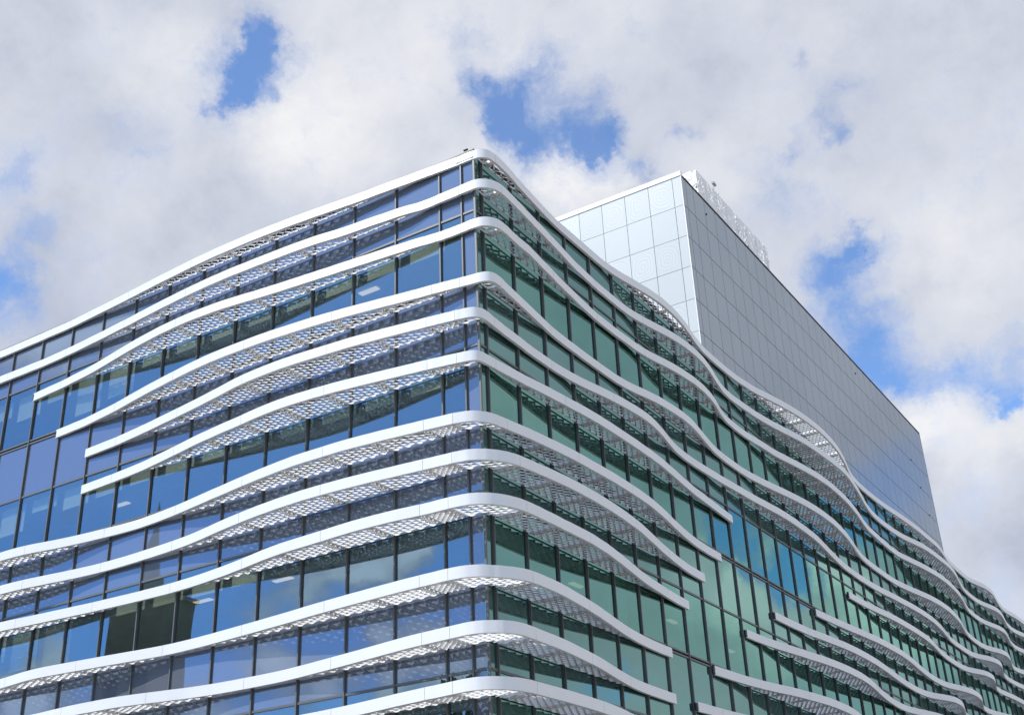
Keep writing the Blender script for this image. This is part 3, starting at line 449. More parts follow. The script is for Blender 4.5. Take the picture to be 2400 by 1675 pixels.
'8': '-2300,-56 -2270,-56 -2240,-56 -2210,-56 -2180,-56 -2150,-56 -2120,-56 -2090,-56 -2060,-56 -2029,-57 -1999,-57 -1968,-58 -1938,-58 -1907,-59 -1877,-59 -1846,-60 -1817,-59 -1788,-58 -1759,-57 -1731,-55 -1703,-53 -1676,-50 -1650,-46 -1624,-42 -1597,-39 -1571,-35 -1545,-31 -1518,-28 -1492,-24 -1464,-22 -1437,-19 -1409,-17 -1380,-16 -1351,-15 -1321,-15 -1291,-15 -1260,-16 -1229,-17 -1197,-19 -1166,-20 -1134,-22 -1102,-24 -1069,-27 -1036,-30 -1002,-34 -966,-40 -929,-47 -891,-55 -853,-63 -816,-70 -780,-76 -744,-82 -709,-87 -674,-92 -641,-95 -607,-99 -575,-101 -543,-103 -511,-105 -481,-105 -451,-105 -422,-104 -393,-103 -364,-102 -336,-100 -308,-98 -280,-96 -253,-93 -225,-90 -199,-88 -178,-86 -164,-84 -155,-83 -146,-83 -138,-82 -130,-81 -122,-80 -114,-79 -106,-78 -98,-77 -89,-77 -81,-76 -73,-75 -65,-74 -57,-73 -48,-73 -40,-72 -33,-70 -25,-69 -17,-67 -10,-66 -3,-64 3,-61 9,-58 15,-55 20,-51 25,-47 30,-43 35,-39 39,-34 43,-29 47,-24 51,-19 55,-14 58,-8 61,-2 64,4 67,10 69,17 71,24 74,31 75,38 77,45 78,53 79,61 80,69 81,77 82,85 83,93 84,101 85,109 85,118 86,126 87,134 88,142 89,150 90,158 91,167 92,181 94,203 96,230 98,258 99,287 100,316 100,346 100,376 100,406 99,437 98,468 97,499 95,531 93,563 90,596 87,629 84,662 80,696 75,731 69,767 63,803 57,839 51,875 44,912 39,947 34,982 29,1017 24,1052 20,1087 16,1120 13,1154 10,1186 9,1217 8,1248 7,1277 7,1298 7,1310',
'8b': '6,1932 7,1962 7,1991 8,2021 8,2050 9,2079 10,2108 12,2137 13,2166 14,2195 15,2224 17,2252 19,2279 23,2306 26,2332 29,2359 32,2387 34,2414 37,2443 40,2476 44,2516 48,2561 51,2608 53,2655 55,2703 56,2753 56,2802 56,2853 55,2904 54,2955 52,3007 49,3059 46,3112 43,3166 39,3220 35,3274 31,3328 27,3381 24,3435 21,3488 18,3540 17,3592 16,3643 15,3693 16,3743 17,3791 21,3838 27,3882 36,3923 48,3961 61,3998 73,4035 84,4075 91,4118 93,4165 92,4216 87,4272 78,4331 66,4392 53,4456 39,4520 27,4581 20,4639 16,4693 15,4744 16,4792 20,4838 25,4883 31,4928 38,4971 45,5014 52,5057 59,5100 66,5143 72,5186 78,5231 82,5277 85,5323 86,5372 86,5423 83,5476 78,5530 71,5587 62,5646 52,5706 42,5766 33,5825 25,5883 19,5940 15,5993 14,6045 14,6094 16,6142 20,6188 25,6233 31,6278 38,6321 45,6364 52,6407 59,6450 66,6493 72,6536 78,6581 82,6627 85,6673 86,6722 86,6773 83,6826 78,6880 71,6937 62,6996 52,7056 42,7116 33,7175 25,7233 19,7290 15,7343 14,7395 14,7444 16,7492 20,7538 25,7583 31,7628 38,7671 45,7714 52,7757 59,7800 66,7843 72,7886 78,7931 82,7977 85,8023 86,8072 86,8123 83,8176 78,8230 71,8287 62,8346 52,8405 43,8457 36,8500',
'9': '-2300,-61 -2270,-61 -2240,-61 -2210,-61 -2180,-61 -2150,-61 -2120,-61 -2090,-61 -2060,-61 -2030,-61 -2000,-61 -1970,-61 -1939,-61 -1909,-62 -1878,-63 -1847,-64 -1817,-64 -1786,-64 -1758,-63 -1730,-61 -1703,-58 -1675,-55 -1648,-52 -1621,-50 -1593,-47 -1566,-45 -1538,-43 -1510,-40 -1483,-38 -1455,-36 -1427,-33 -1400,-31 -1371,-29 -1343,-28 -1314,-26 -1286,-25 -1257,-23 -1228,-22 -1199,-21 -1170,-21 -1141,-20 -1111,-19 -1081,-19 -1050,-20 -1019,-22 -986,-24 -954,-27 -920,-31 -885,-36 -849,-41 -813,-47 -777,-54 -740,-61 -702,-69 -664,-77 -628,-83 -593,-88 -560,-91 -528,-93 -496,-95 -464,-97 -432,-99 -399,-102 -367,-104 -335,-106 -304,-106 -275,-106 -246,-105 -217,-104 -189,-102 -163,-99 -142,-97 -128,-95 -118,-94 -110,-94 -102,-93 -93,-93 -84,-93 -75,-93 -66,-93 -57,-92 -48,-92 -40,-92 -31,-91 -23,-90 -15,-89 -8,-88 0,-86 7,-85 14,-82 20,-79 26,-76 31,-73 36,-69 41,-65 46,-61 50,-56 55,-51 58,-46 62,-41 66,-35 69,-30 72,-23 75,-17 78,-11 80,-5 82,2 84,9 86,16 88,24 89,31 90,39 91,47 92,56 92,64 93,73 93,81 93,90 94,99 94,107 94,116 94,125 94,134 94,143 94,152 95,162 95,178 95,201 94,230 95,260 95,290 95,319 95,350 94,381 91,413 88,446 85,480 80,514 75,549 70,584 64,620 58,656 52,693 46,729 40,764 35,799 31,833 27,867 24,900 21,934 18,967 15,999 13,1032 10,1064 9,1096 8,1125 7,1147 6,1159',
'9b': '6,1626 7,1655 8,1684 9,1712 11,1741 13,1769 15,1796 18,1824 21,1851 24,1878 28,1904 31,1930 35,1957 39,1983 43,2009 47,2035 50,2062 53,2089 56,2115 60,2142 63,2168 67,2195 70,2221 73,2248 76,2276 78,2303 80,2331 82,2360 84,2389 85,2424 87,2466 87,2514 87,2565 86,2616 83,2669 79,2723 74,2778 67,2834 60,2892 51,2950 44,3008 37,3065 31,3121 26,3176 22,3230 18,3284 16,3336 15,3387 16,3436 19,3483 25,3527 33,3569 42,3610 51,3650 60,3691 69,3733 76,3776 81,3821 84,3868 84,3918 81,3970 76,4026 69,4083 60,4142 50,4202 40,4262 31,4321 23,4379 18,4434 15,4487 14,4538 15,4587 17,4635 21,4680 27,4725 33,4769 39,4812 47,4855 54,4898 61,4941 68,4984 74,5028 79,5073 83,5119 86,5166 87,5215 85,5267 82,5320 76,5375 69,5433 60,5492 50,5552 40,5612 31,5671 23,5729 18,5784 15,5837 14,5888 15,5937 17,5985 21,6030 27,6075 33,6119 39,6162 47,6205 54,6248 61,6291 68,6334 74,6378 79,6423 83,6469 86,6516 87,6565 85,6617 82,6670 76,6725 69,6783 60,6842 50,6902 40,6962 31,7021 23,7079 18,7134 15,7187 14,7238 15,7287 17,7335 21,7380 27,7425 33,7469 39,7512 47,7555 54,7598 61,7641 68,7684 74,7728 79,7773 83,7819 86,7866 87,7915 85,7967 82,8020 76,8075 69,8133 60,8192 50,8252 39,8312 30,8372 22,8428 15,8476 9,8514',
'10': '-2300,-50 -2270,-50 -2240,-50 -2210,-50 -2180,-50 -2150,-50 -2120,-50 -2090,-50 -2060,-50 -2030,-50 -2000,-50 -1970,-51 -1939,-51 -1909,-52 -1878,-53 -1847,-54 -1815,-55 -1783,-57 -1751,-59 -1718,-63 -1684,-67 -1649,-71 -1616,-75 -1583,-77 -1552,-78 -1524,-77 -1496,-75 -1468,-72 -1441,-69 -1414,-66 -1387,-63 -1360,-60 -1334,-57 -1307,-54 -1280,-51 -1253,-47 -1226,-44 -1200,-41 -1173,-37 -1147,-34 -1120,-31 -1092,-28 -1064,-26 -1036,-25 -1006,-25 -974,-26 -943,-27 -912,-29 -879,-31 -847,-34 -814,-37 -781,-40 -748,-43 -714,-46 -681,-49 -648,-53 -614,-56 -580,-60 -546,-64 -512,-69 -478,-73 -444,-76 -411,-79 -378,-82 -345,-85 -313,-87 -281,-90 -248,-92 -216,-94 -186,-96 -161,-97 -145,-97 -135,-98 -126,-98 -117,-98 -107,-98 -98,-98 -89,-98 -80,-98 -71,-99 -62,-99 -53,-99 -44,-98 -35,-98 -27,-97 -19,-96 -11,-95 -4,-93 3,-91 9,-88 15,-85 21,-82 26,-79 32,-75 36,-71 41,-66 45,-61 49,-56 52,-51 57,-46 61,-41 65,-36 68,-31 72,-25 75,-19 79,-14 82,-8 85,-2 88,4 90,10 93,17 95,23 97,31 98,39 99,47 100,55 100,63 101,72 101,81 101,90 101,99 101,108 101,117 101,126 101,135 101,144 100,154 100,171 98,196 95,227 91,261 87,295 83,330 78,364 73,399 68,435 61,471 55,508 48,545 41,582 35,618 29,654 24,689 20,723 16,756 13,790 11,822 9,854 8,885 7,915 7,945 7,972 7,996',
'10b': '7,1307 9,1335 11,1363 13,1391 15,1419 17,1446 19,1474 22,1502 24,1529 27,1556 31,1583 35,1609 38,1635 43,1661 47,1686 52,1711 57,1736 62,1761 68,1786 73,1811 77,1836 82,1862 85,1888 89,1915 92,1941 96,1968 99,1994 102,2021 105,2048 108,2076 109,2104 111,2133 112,2162 112,2191 112,2221 112,2251 112,2282 110,2313 108,2345 105,2379 101,2420 95,2470 87,2526 78,2585 69,2644 59,2704 49,2764 39,2824 30,2883 23,2941 17,2996 15,3049 14,3100 15,3149 17,3196 22,3242 27,3287 33,3330 40,3374 47,3416 54,3459 61,3502 68,3545 74,3589 79,3634 83,3680 86,3728 86,3777 85,3828 82,3882 76,3937 68,3995 59,4054 49,4114 39,4174 30,4233 23,4291 17,4346 15,4399 14,4450 15,4499 17,4546 22,4592 27,4637 33,4680 40,4724 47,4766 54,4809 61,4852 68,4895 74,4939 79,4984 83,5030 86,5078 86,5127 85,5178 82,5232 76,5287 68,5345 59,5404 49,5464 39,5524 30,5583 23,5641 17,5696 15,5749 14,5800 15,5849 17,5896 22,5942 27,5987 33,6030 40,6074 47,6116 54,6159 61,6202 68,6245 74,6289 79,6334 83,6380 86,6428 86,6477 85,6528 82,6582 76,6637 68,6695 59,6754 49,6814 39,6874 30,6933 23,6991 17,7046 15,7099 14,7150 15,7199 17,7246 22,7292 27,7337 33,7380 40,7424 47,7466 54,7509 61,7552 68,7595 74,7639 79,7684 83,7730 86,7778 86,7827 85,7878 82,7932 76,7987 68,8045 59,8104 49,8164 39,8224 30,8283 23,8341 17,8397 12,8449 9,8495 6,8533',
'11': '-2300,-87 -2270,-87 -2240,-87 -2210,-87 -2180,-87 -2150,-87 -2120,-87 -2090,-87 -2060,-87 -2030,-87 -2000,-87 -1970,-87 -1940,-87 -1910,-87 -1880,-87 -1850,-87 -1820,-87 -1790,-87 -1760,-87 -1730,-87 -1700,-87 -1670,-87 -1640,-87 -1610,-87 -1580,-87 -1549,-88 -1518,-89 -1487,-90 -1455,-92 -1423,-94 -1392,-95 -1360,-97 -1330,-97 -1300,-97 -1272,-95 -1243,-94 -1214,-93 -1186,-91 -1159,-88 -1134,-83 -1109,-78 -1084,-73 -1060,-67 -1036,-61 -1011,-56 -987,-50 -963,-44 -938,-39 -912,-35 -886,-31 -859,-28 -831,-26 -803,-24 -774,-23 -745,-22 -716,-21 -686,-21 -656,-21 -625,-22 -592,-25 -558,-29 -524,-33 -489,-38 -454,-43 -419,-48 -384,-53 -349,-58 -313,-64 -277,-70 -241,-76 -207,-81 -180,-85 -162,-87 -151,-88 -141,-89 -131,-90 -122,-90 -112,-91 -103,-91 -93,-92 -83,-93 -74,-93 -64,-94 -55,-94 -45,-95 -36,-95 -26,-96 -17,-96 -7,-97 2,-97 10,-96 18,-95 26,-94 32,-91 39,-89 45,-86 50,-82 55,-78 60,-74 65,-70 70,-66 74,-61 79,-57 82,-51 86,-46 89,-40 92,-34 94,-27 96,-20 98,-13 99,-5 100,3 100,12 100,21 100,30 100,39 100,48 99,58 99,67 98,77 98,86 98,95 98,104 97,114 97,123 97,132 97,141 96,151 96,161 95,178 93,203 90,235 86,269 82,303 78,337 74,371 69,406 63,442 56,479 49,516 42,553 35,590 29,626 23,662 18,697 14,731 12,763 10,795 9,826 9,856 8,887 8,917 7,947 7,972 7,993',
'11b': '7,1146 9,1174 11,1202 12,1230 14,1258 16,1286 18,1314 20,1342 23,1370 26,1397 29,1423 33,1449 37,1475 41,1501 46,1527 50,1552 55,1578 59,1603 63,1629 67,1655 70,1682 74,1708 78,1734 81,1761 83,1789 85,1818 86,1847 87,1875 88,1905 86,1936 84,1968 82,2000 79,2033 75,2067 70,2102 65,2138 59,2173 53,2209 47,2246 41,2282 35,2318 29,2353 24,2388 21,2421 18,2456 15,2494 14,2540 14,2588 16,2637 19,2683 24,2729 30,2773 36,2816 43,2859 50,2902 57,2945 64,2988 71,3032 76,3076 81,3121 84,3168 86,3216 86,3266 84,3318 79,3373 73,3429 64,3488 55,3548 45,3608 35,3667 27,3726 20,3782 16,3836 14,3889 14,3938 16,3987 19,4033 24,4079 30,4123 36,4166 43,4209 50,4252 57,4295 64,4338 71,4382 76,4426 81,4471 84,4518 86,4566 86,4616 84,4668 79,4723 73,4779 64,4838 55,4898 45,4958 35,5017 27,5076 20,5132 16,5186 14,5239 14,5288 16,5337 19,5383 24,5429 30,5473 36,5516 43,5559 50,5602 57,5645 64,5688 71,5732 76,5776 81,5821 84,5868 86,5916 86,5966 84,6018 79,6073 73,6129 64,6188 55,6248 45,6308 35,6367 27,6426 20,6482 16,6536 14,6589 14,6638 16,6687 19,6733 24,6779 30,6823 36,6866 43,6909 50,6952 57,6995 64,7038 71,7082 76,7126 81,7171 84,7218 86,7266 86,7316 84,7368 79,7423 73,7479 64,7538 55,7598 45,7658 35,7717 27,7776 20,7832 16,7886 14,7939 14,7988 16,8037 19,8083 24,8129 30,8173 36,8216 43,8259 50,8302 58,8345 65,8387 72,8430 78,8471 83,8501 86,8518',
'12': '-2300,-32 -2270,-32 -2240,-32 -2210,-32 -2180,-32 -2150,-32 -2120,-32 -2090,-32 -2060,-32 -2030,-32 -2000,-32 -1970,-32 -1940,-32 -1910,-32 -1880,-32 -1850,-32 -1820,-32 -1790,-32 -1760,-32 -1730,-32 -1700,-32 -1670,-32 -1640,-32 -1610,-32 -1580,-32 -1550,-32 -1520,-32 -1490,-32 -1460,-32 -1430,-32 -1400,-32 -1370,-32 -1340,-32 -1310,-32 -1280,-32 -1250,-32 -1220,-32 -1190,-32 -1160,-32 -1130,-32 -1100,-32 -1070,-32 -1040,-32 -1010,-32 -980,-32 -950,-32 -920,-32 -890,-32 -860,-32 -830,-32 -800,-32 -770,-32 -740,-32 -710,-32 -680,-32 -649,-32 -619,-33 -588,-33 -558,-34 -527,-35 -495,-36 -464,-38 -432,-40 -399,-43 -365,-47 -330,-52 -295,-57 -259,-62 -224,-68 -191,-72 -164,-75 -147,-77 -135,-79 -125,-80 -115,-81 -105,-81 -95,-82 -85,-83 -76,-84 -66,-85 -56,-86 -46,-87 -36,-88 -26,-89 -16,-90 -7,-90 2,-89 10,-88 17,-87 24,-85 31,-82 36,-79 42,-76 47,-72 52,-68 57,-63 61,-59 65,-54 69,-49 73,-43 76,-38 79,-32 83,-26 86,-20 88,-13 90,-6 91,1 93,8 94,16 95,24 96,33 96,41 97,50 97,58 98,67 98,75 98,84 99,93 99,101 99,110 99,119 100,128 100,136 100,145 101,155 101,170 102,193 102,221 102,251 102,282 101,312 100,343 99,374 97,407 94,439 90,474 85,509 79,545 72,581 66,618 59,654 53,691 46,727 40,763 35,799 29,834 24,869 20,903 18,936 15,968 13,1000 12,1031 13,1060 14,1089 16,1118 17,1146 19,1174 22,1201 26,1227 30,1253 33,1280 37,1306 41,1332 46,1357 50,1383 55,1409 59,1434 64,1460 67,1486 71,1512 74,1539 78,1565 81,1592 84,1620 85,1648 86,1678 87,1707 87,1736 87,1767 84,1799 82,1832 79,1865 75,1898 70,1933 65,1969 59,2005 53,2041 46,2077 40,2113 35,2149 29,2184 24,2219 20,2253 18,2286 15,2318 13,2350 12,2381 13,2410 14,2439 16,2469 18,2503 22,2543 27,2586 34,2630 40,2673 47,2716 55,2759 62,2801 68,2845 74,2889 80,2934 83,2980 86,3028 86,3077 85,3128 81,3182 75,3238 68,3296 58,3355 48,3415 39,3475 30,3534 23,3591 17,3646 14,3699 14,3750 15,3798 18,3846 22,3891 27,3936 34,3980 40,4023 47,4066 55,4109 62,4151 68,4195 74,4239 80,4284 83,4330 86,4378 86,4427 85,4478 81,4532 75,4588 68,4646 58,4705 48,4765 39,4825 30,4884 23,4941 17,4996 14,5049 14,5100 15,5148 18,5196 22,5241 27,5286 34,5330 40,5373 47,5416 55,5459 62,5501 68,5545 74,5589 80,5634 83,5680 86,5728 86,5777 85,5828 81,5882 75,5938 68,5996 58,6055 48,6115 39,6175 30,6234 23,6291 17,6346 14,6399 14,6450 15,6498 18,6546 22,6591 27,6636 34,6680 40,6723 47,6766 55,6809 62,6851 68,6895 74,6939 80,6984 83,7030 86,7078 86,7127 85,7178 81,7232 75,7288 68,7346 58,7405 48,7465 39,7525 30,7584 23,7641 17,7696 14,7749 14,7800 15,7848 18,7896 22,7941 27,7986 34,8030 40,8073 47,8116 55,8159 62,8201 68,8245 74,8289 80,8333 84,8379 88,8425 90,8470 93,8512',
}

FIN_Z = {1: 1.68, 2: .56, 3: -.68, 4: -2.47, 5: -3.6, 6: -4.86, 7: -6.66, 8: -7.755, 9: -9.0, 10: -10.8, 11: -12.17, 12: -13.42}
FH = .29
def norm_runs(pl):
    n = np.zeros_like(pl); t = np.gradient(pl, axis=0)
    n[:, 0] = t[:, 1]; n[:, 1] = -t[:, 0]
    return n / np.linalg.norm(n, axis=1)[:, None]
fascia_jobs, mesh_jobs, bracket_jobs = [], [], []
def polyarc(pl):
    s = pl[:, 0] + pl[:, 1]; return s
def fascia(pl, nn, sa, sb, z, cap0, cap1):
    s = polyarc(pl)
    g = .006
    sa += g; sb -= g
    idx = np.where((s > sa + .01) & (s < sb - .01))[0]
    ss = np.concatenate([[sa], s[idx], [sb]])
    X = np.interp(ss, s, pl[:, 0]); Y = np.interp(ss, s, pl[:, 1])
    NX = np.interp(ss, s, nn[:, 0]); NY = np.interp(ss, s, nn[:, 1])
    b = MB()
    prof = [(0, 0), (0, FH), (-.03, FH), (-.03, .02), (-.085, .02), (-.085, 0)]
    n = len(ss)
    for e in range(6):
        (oa, za), (ob, zb) = prof[e], prof[(e + 1) % 6]
        i = len(b.v)
        for k in range(n):
            b.v.append((X[k] + NX[k] * oa, Y[k] + NY[k] * oa, z + za)); b.v.append((X[k] + NX[k] * ob, Y[k] + NY[k] * ob, z + zb))
        for k in range(n - 1):
            b.f.append((i + 2 * k, i + 2 * k + 2, i + 2 * k + 3, i + 2 * k + 1)); b.sm.append(True)
    for k in (0, n - 1):
        b.poly([(X[k] + NX[k] * o, Y[k] + NY[k] * o, z + h) for o, h in prof])
    return b, (X[n // 2], Y[n // 2], z)
def strands(P0, P1, z, b, ins, hh=.055):
    """one row of expanded-metal strand along points P0 (array of xy), leaning ribbon"""
    n = len(P0)
    ins = list(ins); best = (0, 0); k0 = None      # keep the longest unbroken run only
    for k in range(n + 1):
        if k < n and ins[k]:
            if k0 is None: k0 = k
        elif k0 is not None:
            if k - k0 > best[1] - best[0]: best = (k0, k)
            k0 = None
    if best[1] - best[0] < 4: return
    ins = [best[0] <= k < best[1] for k in range(n)]
    for k in range(n - 1):
        if ins[k] and ins[k + 1]:
            a, c = P0[k], P0[k + 1]; a2, c2 = P1[k], P1[k + 1]
            b.quad((a[0], a[1], z), (c[0], c[1], z), (c2[0], c2[1], z + hh), (a2[0], a2[1], z + hh))
NC = 4
PAT = [(0, -1), (.14, -1), (.5, 1), (.64, 1)]
def zig(u0, u1, row, NC=NC):
    us, os = [], []
    p = (u1 - u0) / NC; sg = 1 if row % 2 else -1
    for c in range(NC):
        for f, a in PAT: us.append(u0 + (c + f) * p); os.append(a * sg)
    us.append(u1); os.append(-sg)
    us, os = np.array(us), np.array(os, float)
    ui = np.sort(np.concatenate([us, (us[:-1] + us[1:]) / 2])); return ui, np.interp(ui, us, os)
RP = .088
def depth_fn(pl, side):
    s = slice(None)
    if side == 'L':
        k = pl[:, 0] < -.05; u = -pl[k, 0][::-1]; o = -pl[k, 1][::-1]
    else:
        k = pl[:, 1] > .25; u = pl[k, 1]; o = pl[k, 0]
    return u, o
def in_poly(x, y, poly):
    c = False; n = len(poly); j = n - 1
    for i in range(n):
        xi, yi = poly[i]; xj, yj = poly[j]
        if (yi > y) != (yj > y) and x < (xj - xi) * (y - yi) / (yj - yi) + xi: c = not c
        j = i
    return c
for key, txt in FIN_PLAN.items():
    num = int(key.rstrip('b')); z = FIN_Z[num]
    pl = np.array([[float(c) / 100 for c in t.split(',')] for t in txt.split()])
    if pl[0, 0] < -20: pl = np.vstack([[[XEND + .3, pl[0, 1]]], pl])
    # trim to the building
    pl = pl[pl[:, 1] < YEND - .2]
    nn = norm_runs(pl); s = polyarc(pl)
    hasL = pl[0, 0] < -1; hasR = pl[-1, 1] > 1
    fin = MB()
    ends = {}
    for side in 'LR':
        if side == 'L' and not hasL: continue
        if side == 'R' and not hasR: continue
        u0 = (0.02 if side == 'L' else .12) if (hasL and hasR) else pl[0, 1] + .02
        if side == 'L': u1 = -pl[0, 0] - .02
        else: u1 = pl[-1, 1] - .02
        ends[side] = (u0, u1)
        fin.fbox(side, u0, u1, .012, .048, z + .064, z + .10)
    fin_o = fin.build('sunshade_fin', M_WHITE, office)
    for side, (ua_, ub_) in ends.items():      # dark carriers where a band stops short
        for e, uu in ((0, ua_), (1, ub_)):
            if (e == 0 and hasL and hasR) or (e == 1 and uu > U_END[side] - 1): continue
            q = MB(); q.fbox(side, uu - .15 if e == 0 else uu - .02, uu - .02 if e == 0 else uu + .02, -.01, .05, z + .03, z + .25)
            q.build('end_bracket', M_SEAL, fin_o)
    # fascia joints at every second mullion
    cuts = []
    if hasL:
        cuts += [-(1.30 + 3.15 * k) for k in range(9)] + [-.46]
    sc = []
    for x in cuts:
        if x > pl[0, 0] + .4: sc.append(np.interp(x, pl[pl[:, 0] < -.2, 0], s[pl[:, 0] < -.2]))
    if hasR:
        for k in range(30):
            y = .50 + 3.134 * k + (0 if hasL else .0)
            if pl[0, 1] + .4 < y < pl[-1, 1] - .4 and (not hasL or y > .3):
                m_ = pl[:, 1] > -.2
                sc.append(np.interp(y, pl[m_, 1], s[m_]))
    sc = sorted([s[0]] + sc + [s[-1]])
    for a, c in zip(sc[:-1], sc[1:]):
        if c - a < .15: continue
        fb, ctr = fascia(pl, nn, a, c, z, 0, 0)
        fascia_jobs.append(((Vector(ctr) - CAMV).length, fb, fin_o))
    # bays
    for side in 'LR':
        if side not in ends: continue
        ua, oa = depth_fn(pl, side)
        if len(ua) < 2: continue
        mul = MUL_L if side == 'L' else MUL_R
        lo, hi = ends[side]
        D = lambda u: np.interp(u, ua, oa)
        for i in range(len(mul) - 1):
            u0, u1 = mul[i], mul[i + 1]
            if u1 > hi + .05 or u0 < lo - .05: continue
            b = MB()
            r = 0
            hh = .065 if side == 'L' else .050
            lean = hh * (.42 if side == 'L' and num <= 3 else .52 if side == 'L' else .54)
            dm = max(D(np.linspace(u0, u1, 6)))
            while .065 + RP * (r - .5) < dm:
                ui, oi = zig(u0 + .02, u1 - .02, r)
                oc = .065 + RP * (r + .5)
                o = oc + oi * RP / 2
                ins = (o < D(ui) - .06)
                P0 = [fpt(side, a_, b_, 0)[:2] for a_, b_ in zip(ui, o + lean)]
                P1 = [fpt(side, a_, b_, 0)[:2] for a_, b_ in zip(ui, o - lean)]
                strands(P0, P1, z + .004, b, ins, hh)
                # lapped strip of sheet over the bracket
                ui, oi = zig(u0 + .03, u0 + .235, r, 1)
                o = oc - RP * .5 + oi * RP / 2
                ins = (o < D(ui) - .06) & (o > .03) & (dm > .3)
                P0 = [fpt(side, a_, b_, 0)[:2] for a_, b_ in zip(ui, o + lean)]
                P1 = [fpt(side, a_, b_, 0)[:2] for a_, b_ in zip(ui, o - lean)]
                strands(P0, P1, z + .002, b, ins, hh)
                r += 1
            c = fpt(side, (u0 + u1) / 2, .4, z)
            if b.f: mesh_jobs.append(((Vector(c) - CAMV).length, b, fin_o))
        for i, u in enumerate(mul):
            if u < lo or u > hi - .1: continue
            ub0, ub1 = (u + .05, u + .095) if side == 'L' else (u + .05, u + .18)
            dd = float(D(u + .11)) - .035
            if dd < .12: dd = max(.055, dd)
            b = MB(); b.fbox(side, ub0, ub1, .0, dd, z + .064, z + .145)
            c = fpt(side, u, .4, z)
            bracket_jobs.append(((Vector(c) - CAMV).length, b, fin_o))
    if hasL and hasR:   # the corner panel
        near = pl[(np.abs(s) < 4.5)]
        poly = [tuple(near[0] + np.array((0, 2.5)))] + [tuple(p) for p in near] + [tuple(near[-1] + np.array((-2.5, 0)))]
        poly = [(-4, 3)] + poly + [(-3, 4)]
        b = MB()
        for r in range(-6, 14):
            oc = .065 + RP * (r + .5)
            ui, oi = zig(-1.075, .46, r)
            o = oc + oi * RP / 2
            ins = []
            for a_, b_ in zip(ui, o):
                x, y = -a_, -b_
                ok = in_poly(x + .0, y, poly) and not (x < .05 and y > -.05) and y < .40
                if ok: ok = in_poly(x + .035, y - .035, poly)
                ins.append(ok)
            P0 = [(-a_, -(b_ + .03)) for a_, b_ in zip(ui, o)]; P1 = [(-a_, -(b_ - .03)) for a_, b_ in zip(ui, o)]
            strands(P0, P1, z + .004, b, ins)
        if b.f: mesh_jobs.append(((Vector((0, 0, z)) - CAMV).length, b, fin_o))
for jobs, nm, mt in ((fascia_jobs, 'fascia_panel', M_WHITE), (mesh_jobs, 'mesh_panel', M_MESH), (bracket_jobs, 'bracket', M_BRK)):
    jobs.sort(key=lambda j: j[0])
    rest = {}
    for i, (d, b, par) in enumerate(jobs):
        if i < 298: b.build(nm, mt, par)
        else:
            r = rest.setdefault(par.name, (MB(), par))[0]
            k = len(r.v); r.v += b.v; r.f += [tuple(k + q for q in f) for f in b.f]; r.sm += b.sm
    for r, par in rest.values(): r.build(nm, mt, par, kind='stuff')

# ------------------------------------------------------------------ the tall block behind
TX, TY, TZ = -6.47, 31.63, 21.89
TY1 = TY + 47.96
tower = thing('tower_block', 'tall windowless block clad in pale grey glass panels rising behind the wavy facade', 'building')
b = MB(); b.box(-42, TX - .07, TY + .07, TY1 - .05, ZTOP, TZ - .05); b.build('wall', M_JOINT, tower)
zs = [TZ]
for k in range(10): zs.append(zs[-1] - (2.01 if k % 2 == 0 else 2.07))
jobs = []
cl = [.04, .57] + [.57 + 1.56 * k for k in range(1, 21)]
crr = [.04, .58, 1.61] + [1.61 + 1.552 * k for k in range(1, 31)]
crr[-1] = 47.93
for r in range(10):
    z1, z0 = zs[r] - .022, zs[r + 1] + .022
    for i in range(len(cl) - 1):
        jobs.append(('L', TX - cl[i + 1] + .014, TX - cl[i] - .014, z0, z1, r))
    for i in range(len(crr) - 1):
        jobs.append(('R', TY + crr[i] + .02, TY + crr[i + 1] - .02, z0, z1, r))
def tower_cost(j):
    c = Vector((j[1], TY, j[3])) if j[0] == 'L' else Vector((TX, j[1], j[3]))
    vis = 0 if (j[0] == 'R' and (j[3] > 3 + (j[1] - TY) * .0)) or (j[0] == 'L' and j[1] > TX - 13 and j[3] > 5) else 200
    return (c - CAMV).length + vis
jobs.sort(key=tower_cost)
rest = {}
for n_, (sd_, a, c, z0, z1, r) in enumerate(jobs):
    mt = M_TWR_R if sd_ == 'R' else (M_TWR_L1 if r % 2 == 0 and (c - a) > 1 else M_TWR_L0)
    b = MB()
    if sd_ == 'L': z0 -= .008; z1 += .008; b.box(a, c, TY, TY + .05, z0, z1); org = ((a + c) / 2, TY, (z0 + z1) / 2)
    else: b.box(TX - .05, TX, a, c, z0, z1); org = (TX, (a + c) / 2, (z0 + z1) / 2)
    if n_ < 298: b.build('cladding_panel', mt, tower, origin=org)
    else:
        q = rest.setdefault(mt.name, (MB(), mt))[0]; k = len(q.v); q.v += b.v; q.f += [tuple(k + t for t in f) for f in b.f]; q.sm += b.sm
for q, mt in rest.values(): q.build('cladding_panel', mt, tower, kind='stuff')
b = MB(); b.box(-42, TX + .03, TY - .05, TY + .2, TZ, TZ + .30); b.build('coping', M_WHITE, tower)
b = MB(); b.box(TX - .22, TX + .03, TY + .201, TY1, TZ, TZ + .12); b.build('coping', M_SEAL, tower)
b = MB(); b.box(TX - .04, TX + .012, TY - .012, TY + .04, ZTOP, TZ - .005); b.build('corner_trim', M_WHITE, tower)
b = MB(); b.box(-42, TX - .23, TY + .21, TY1 - .06, TZ - .04, TZ - .004); b.build('roof', M_ROOF, tower)
b = MB(); b.box(TX - .03, TX + .03, TY1 - .02, TY1 + .04, ZTOP, TZ); b.build('corner_trim', M_WHITE, tower)
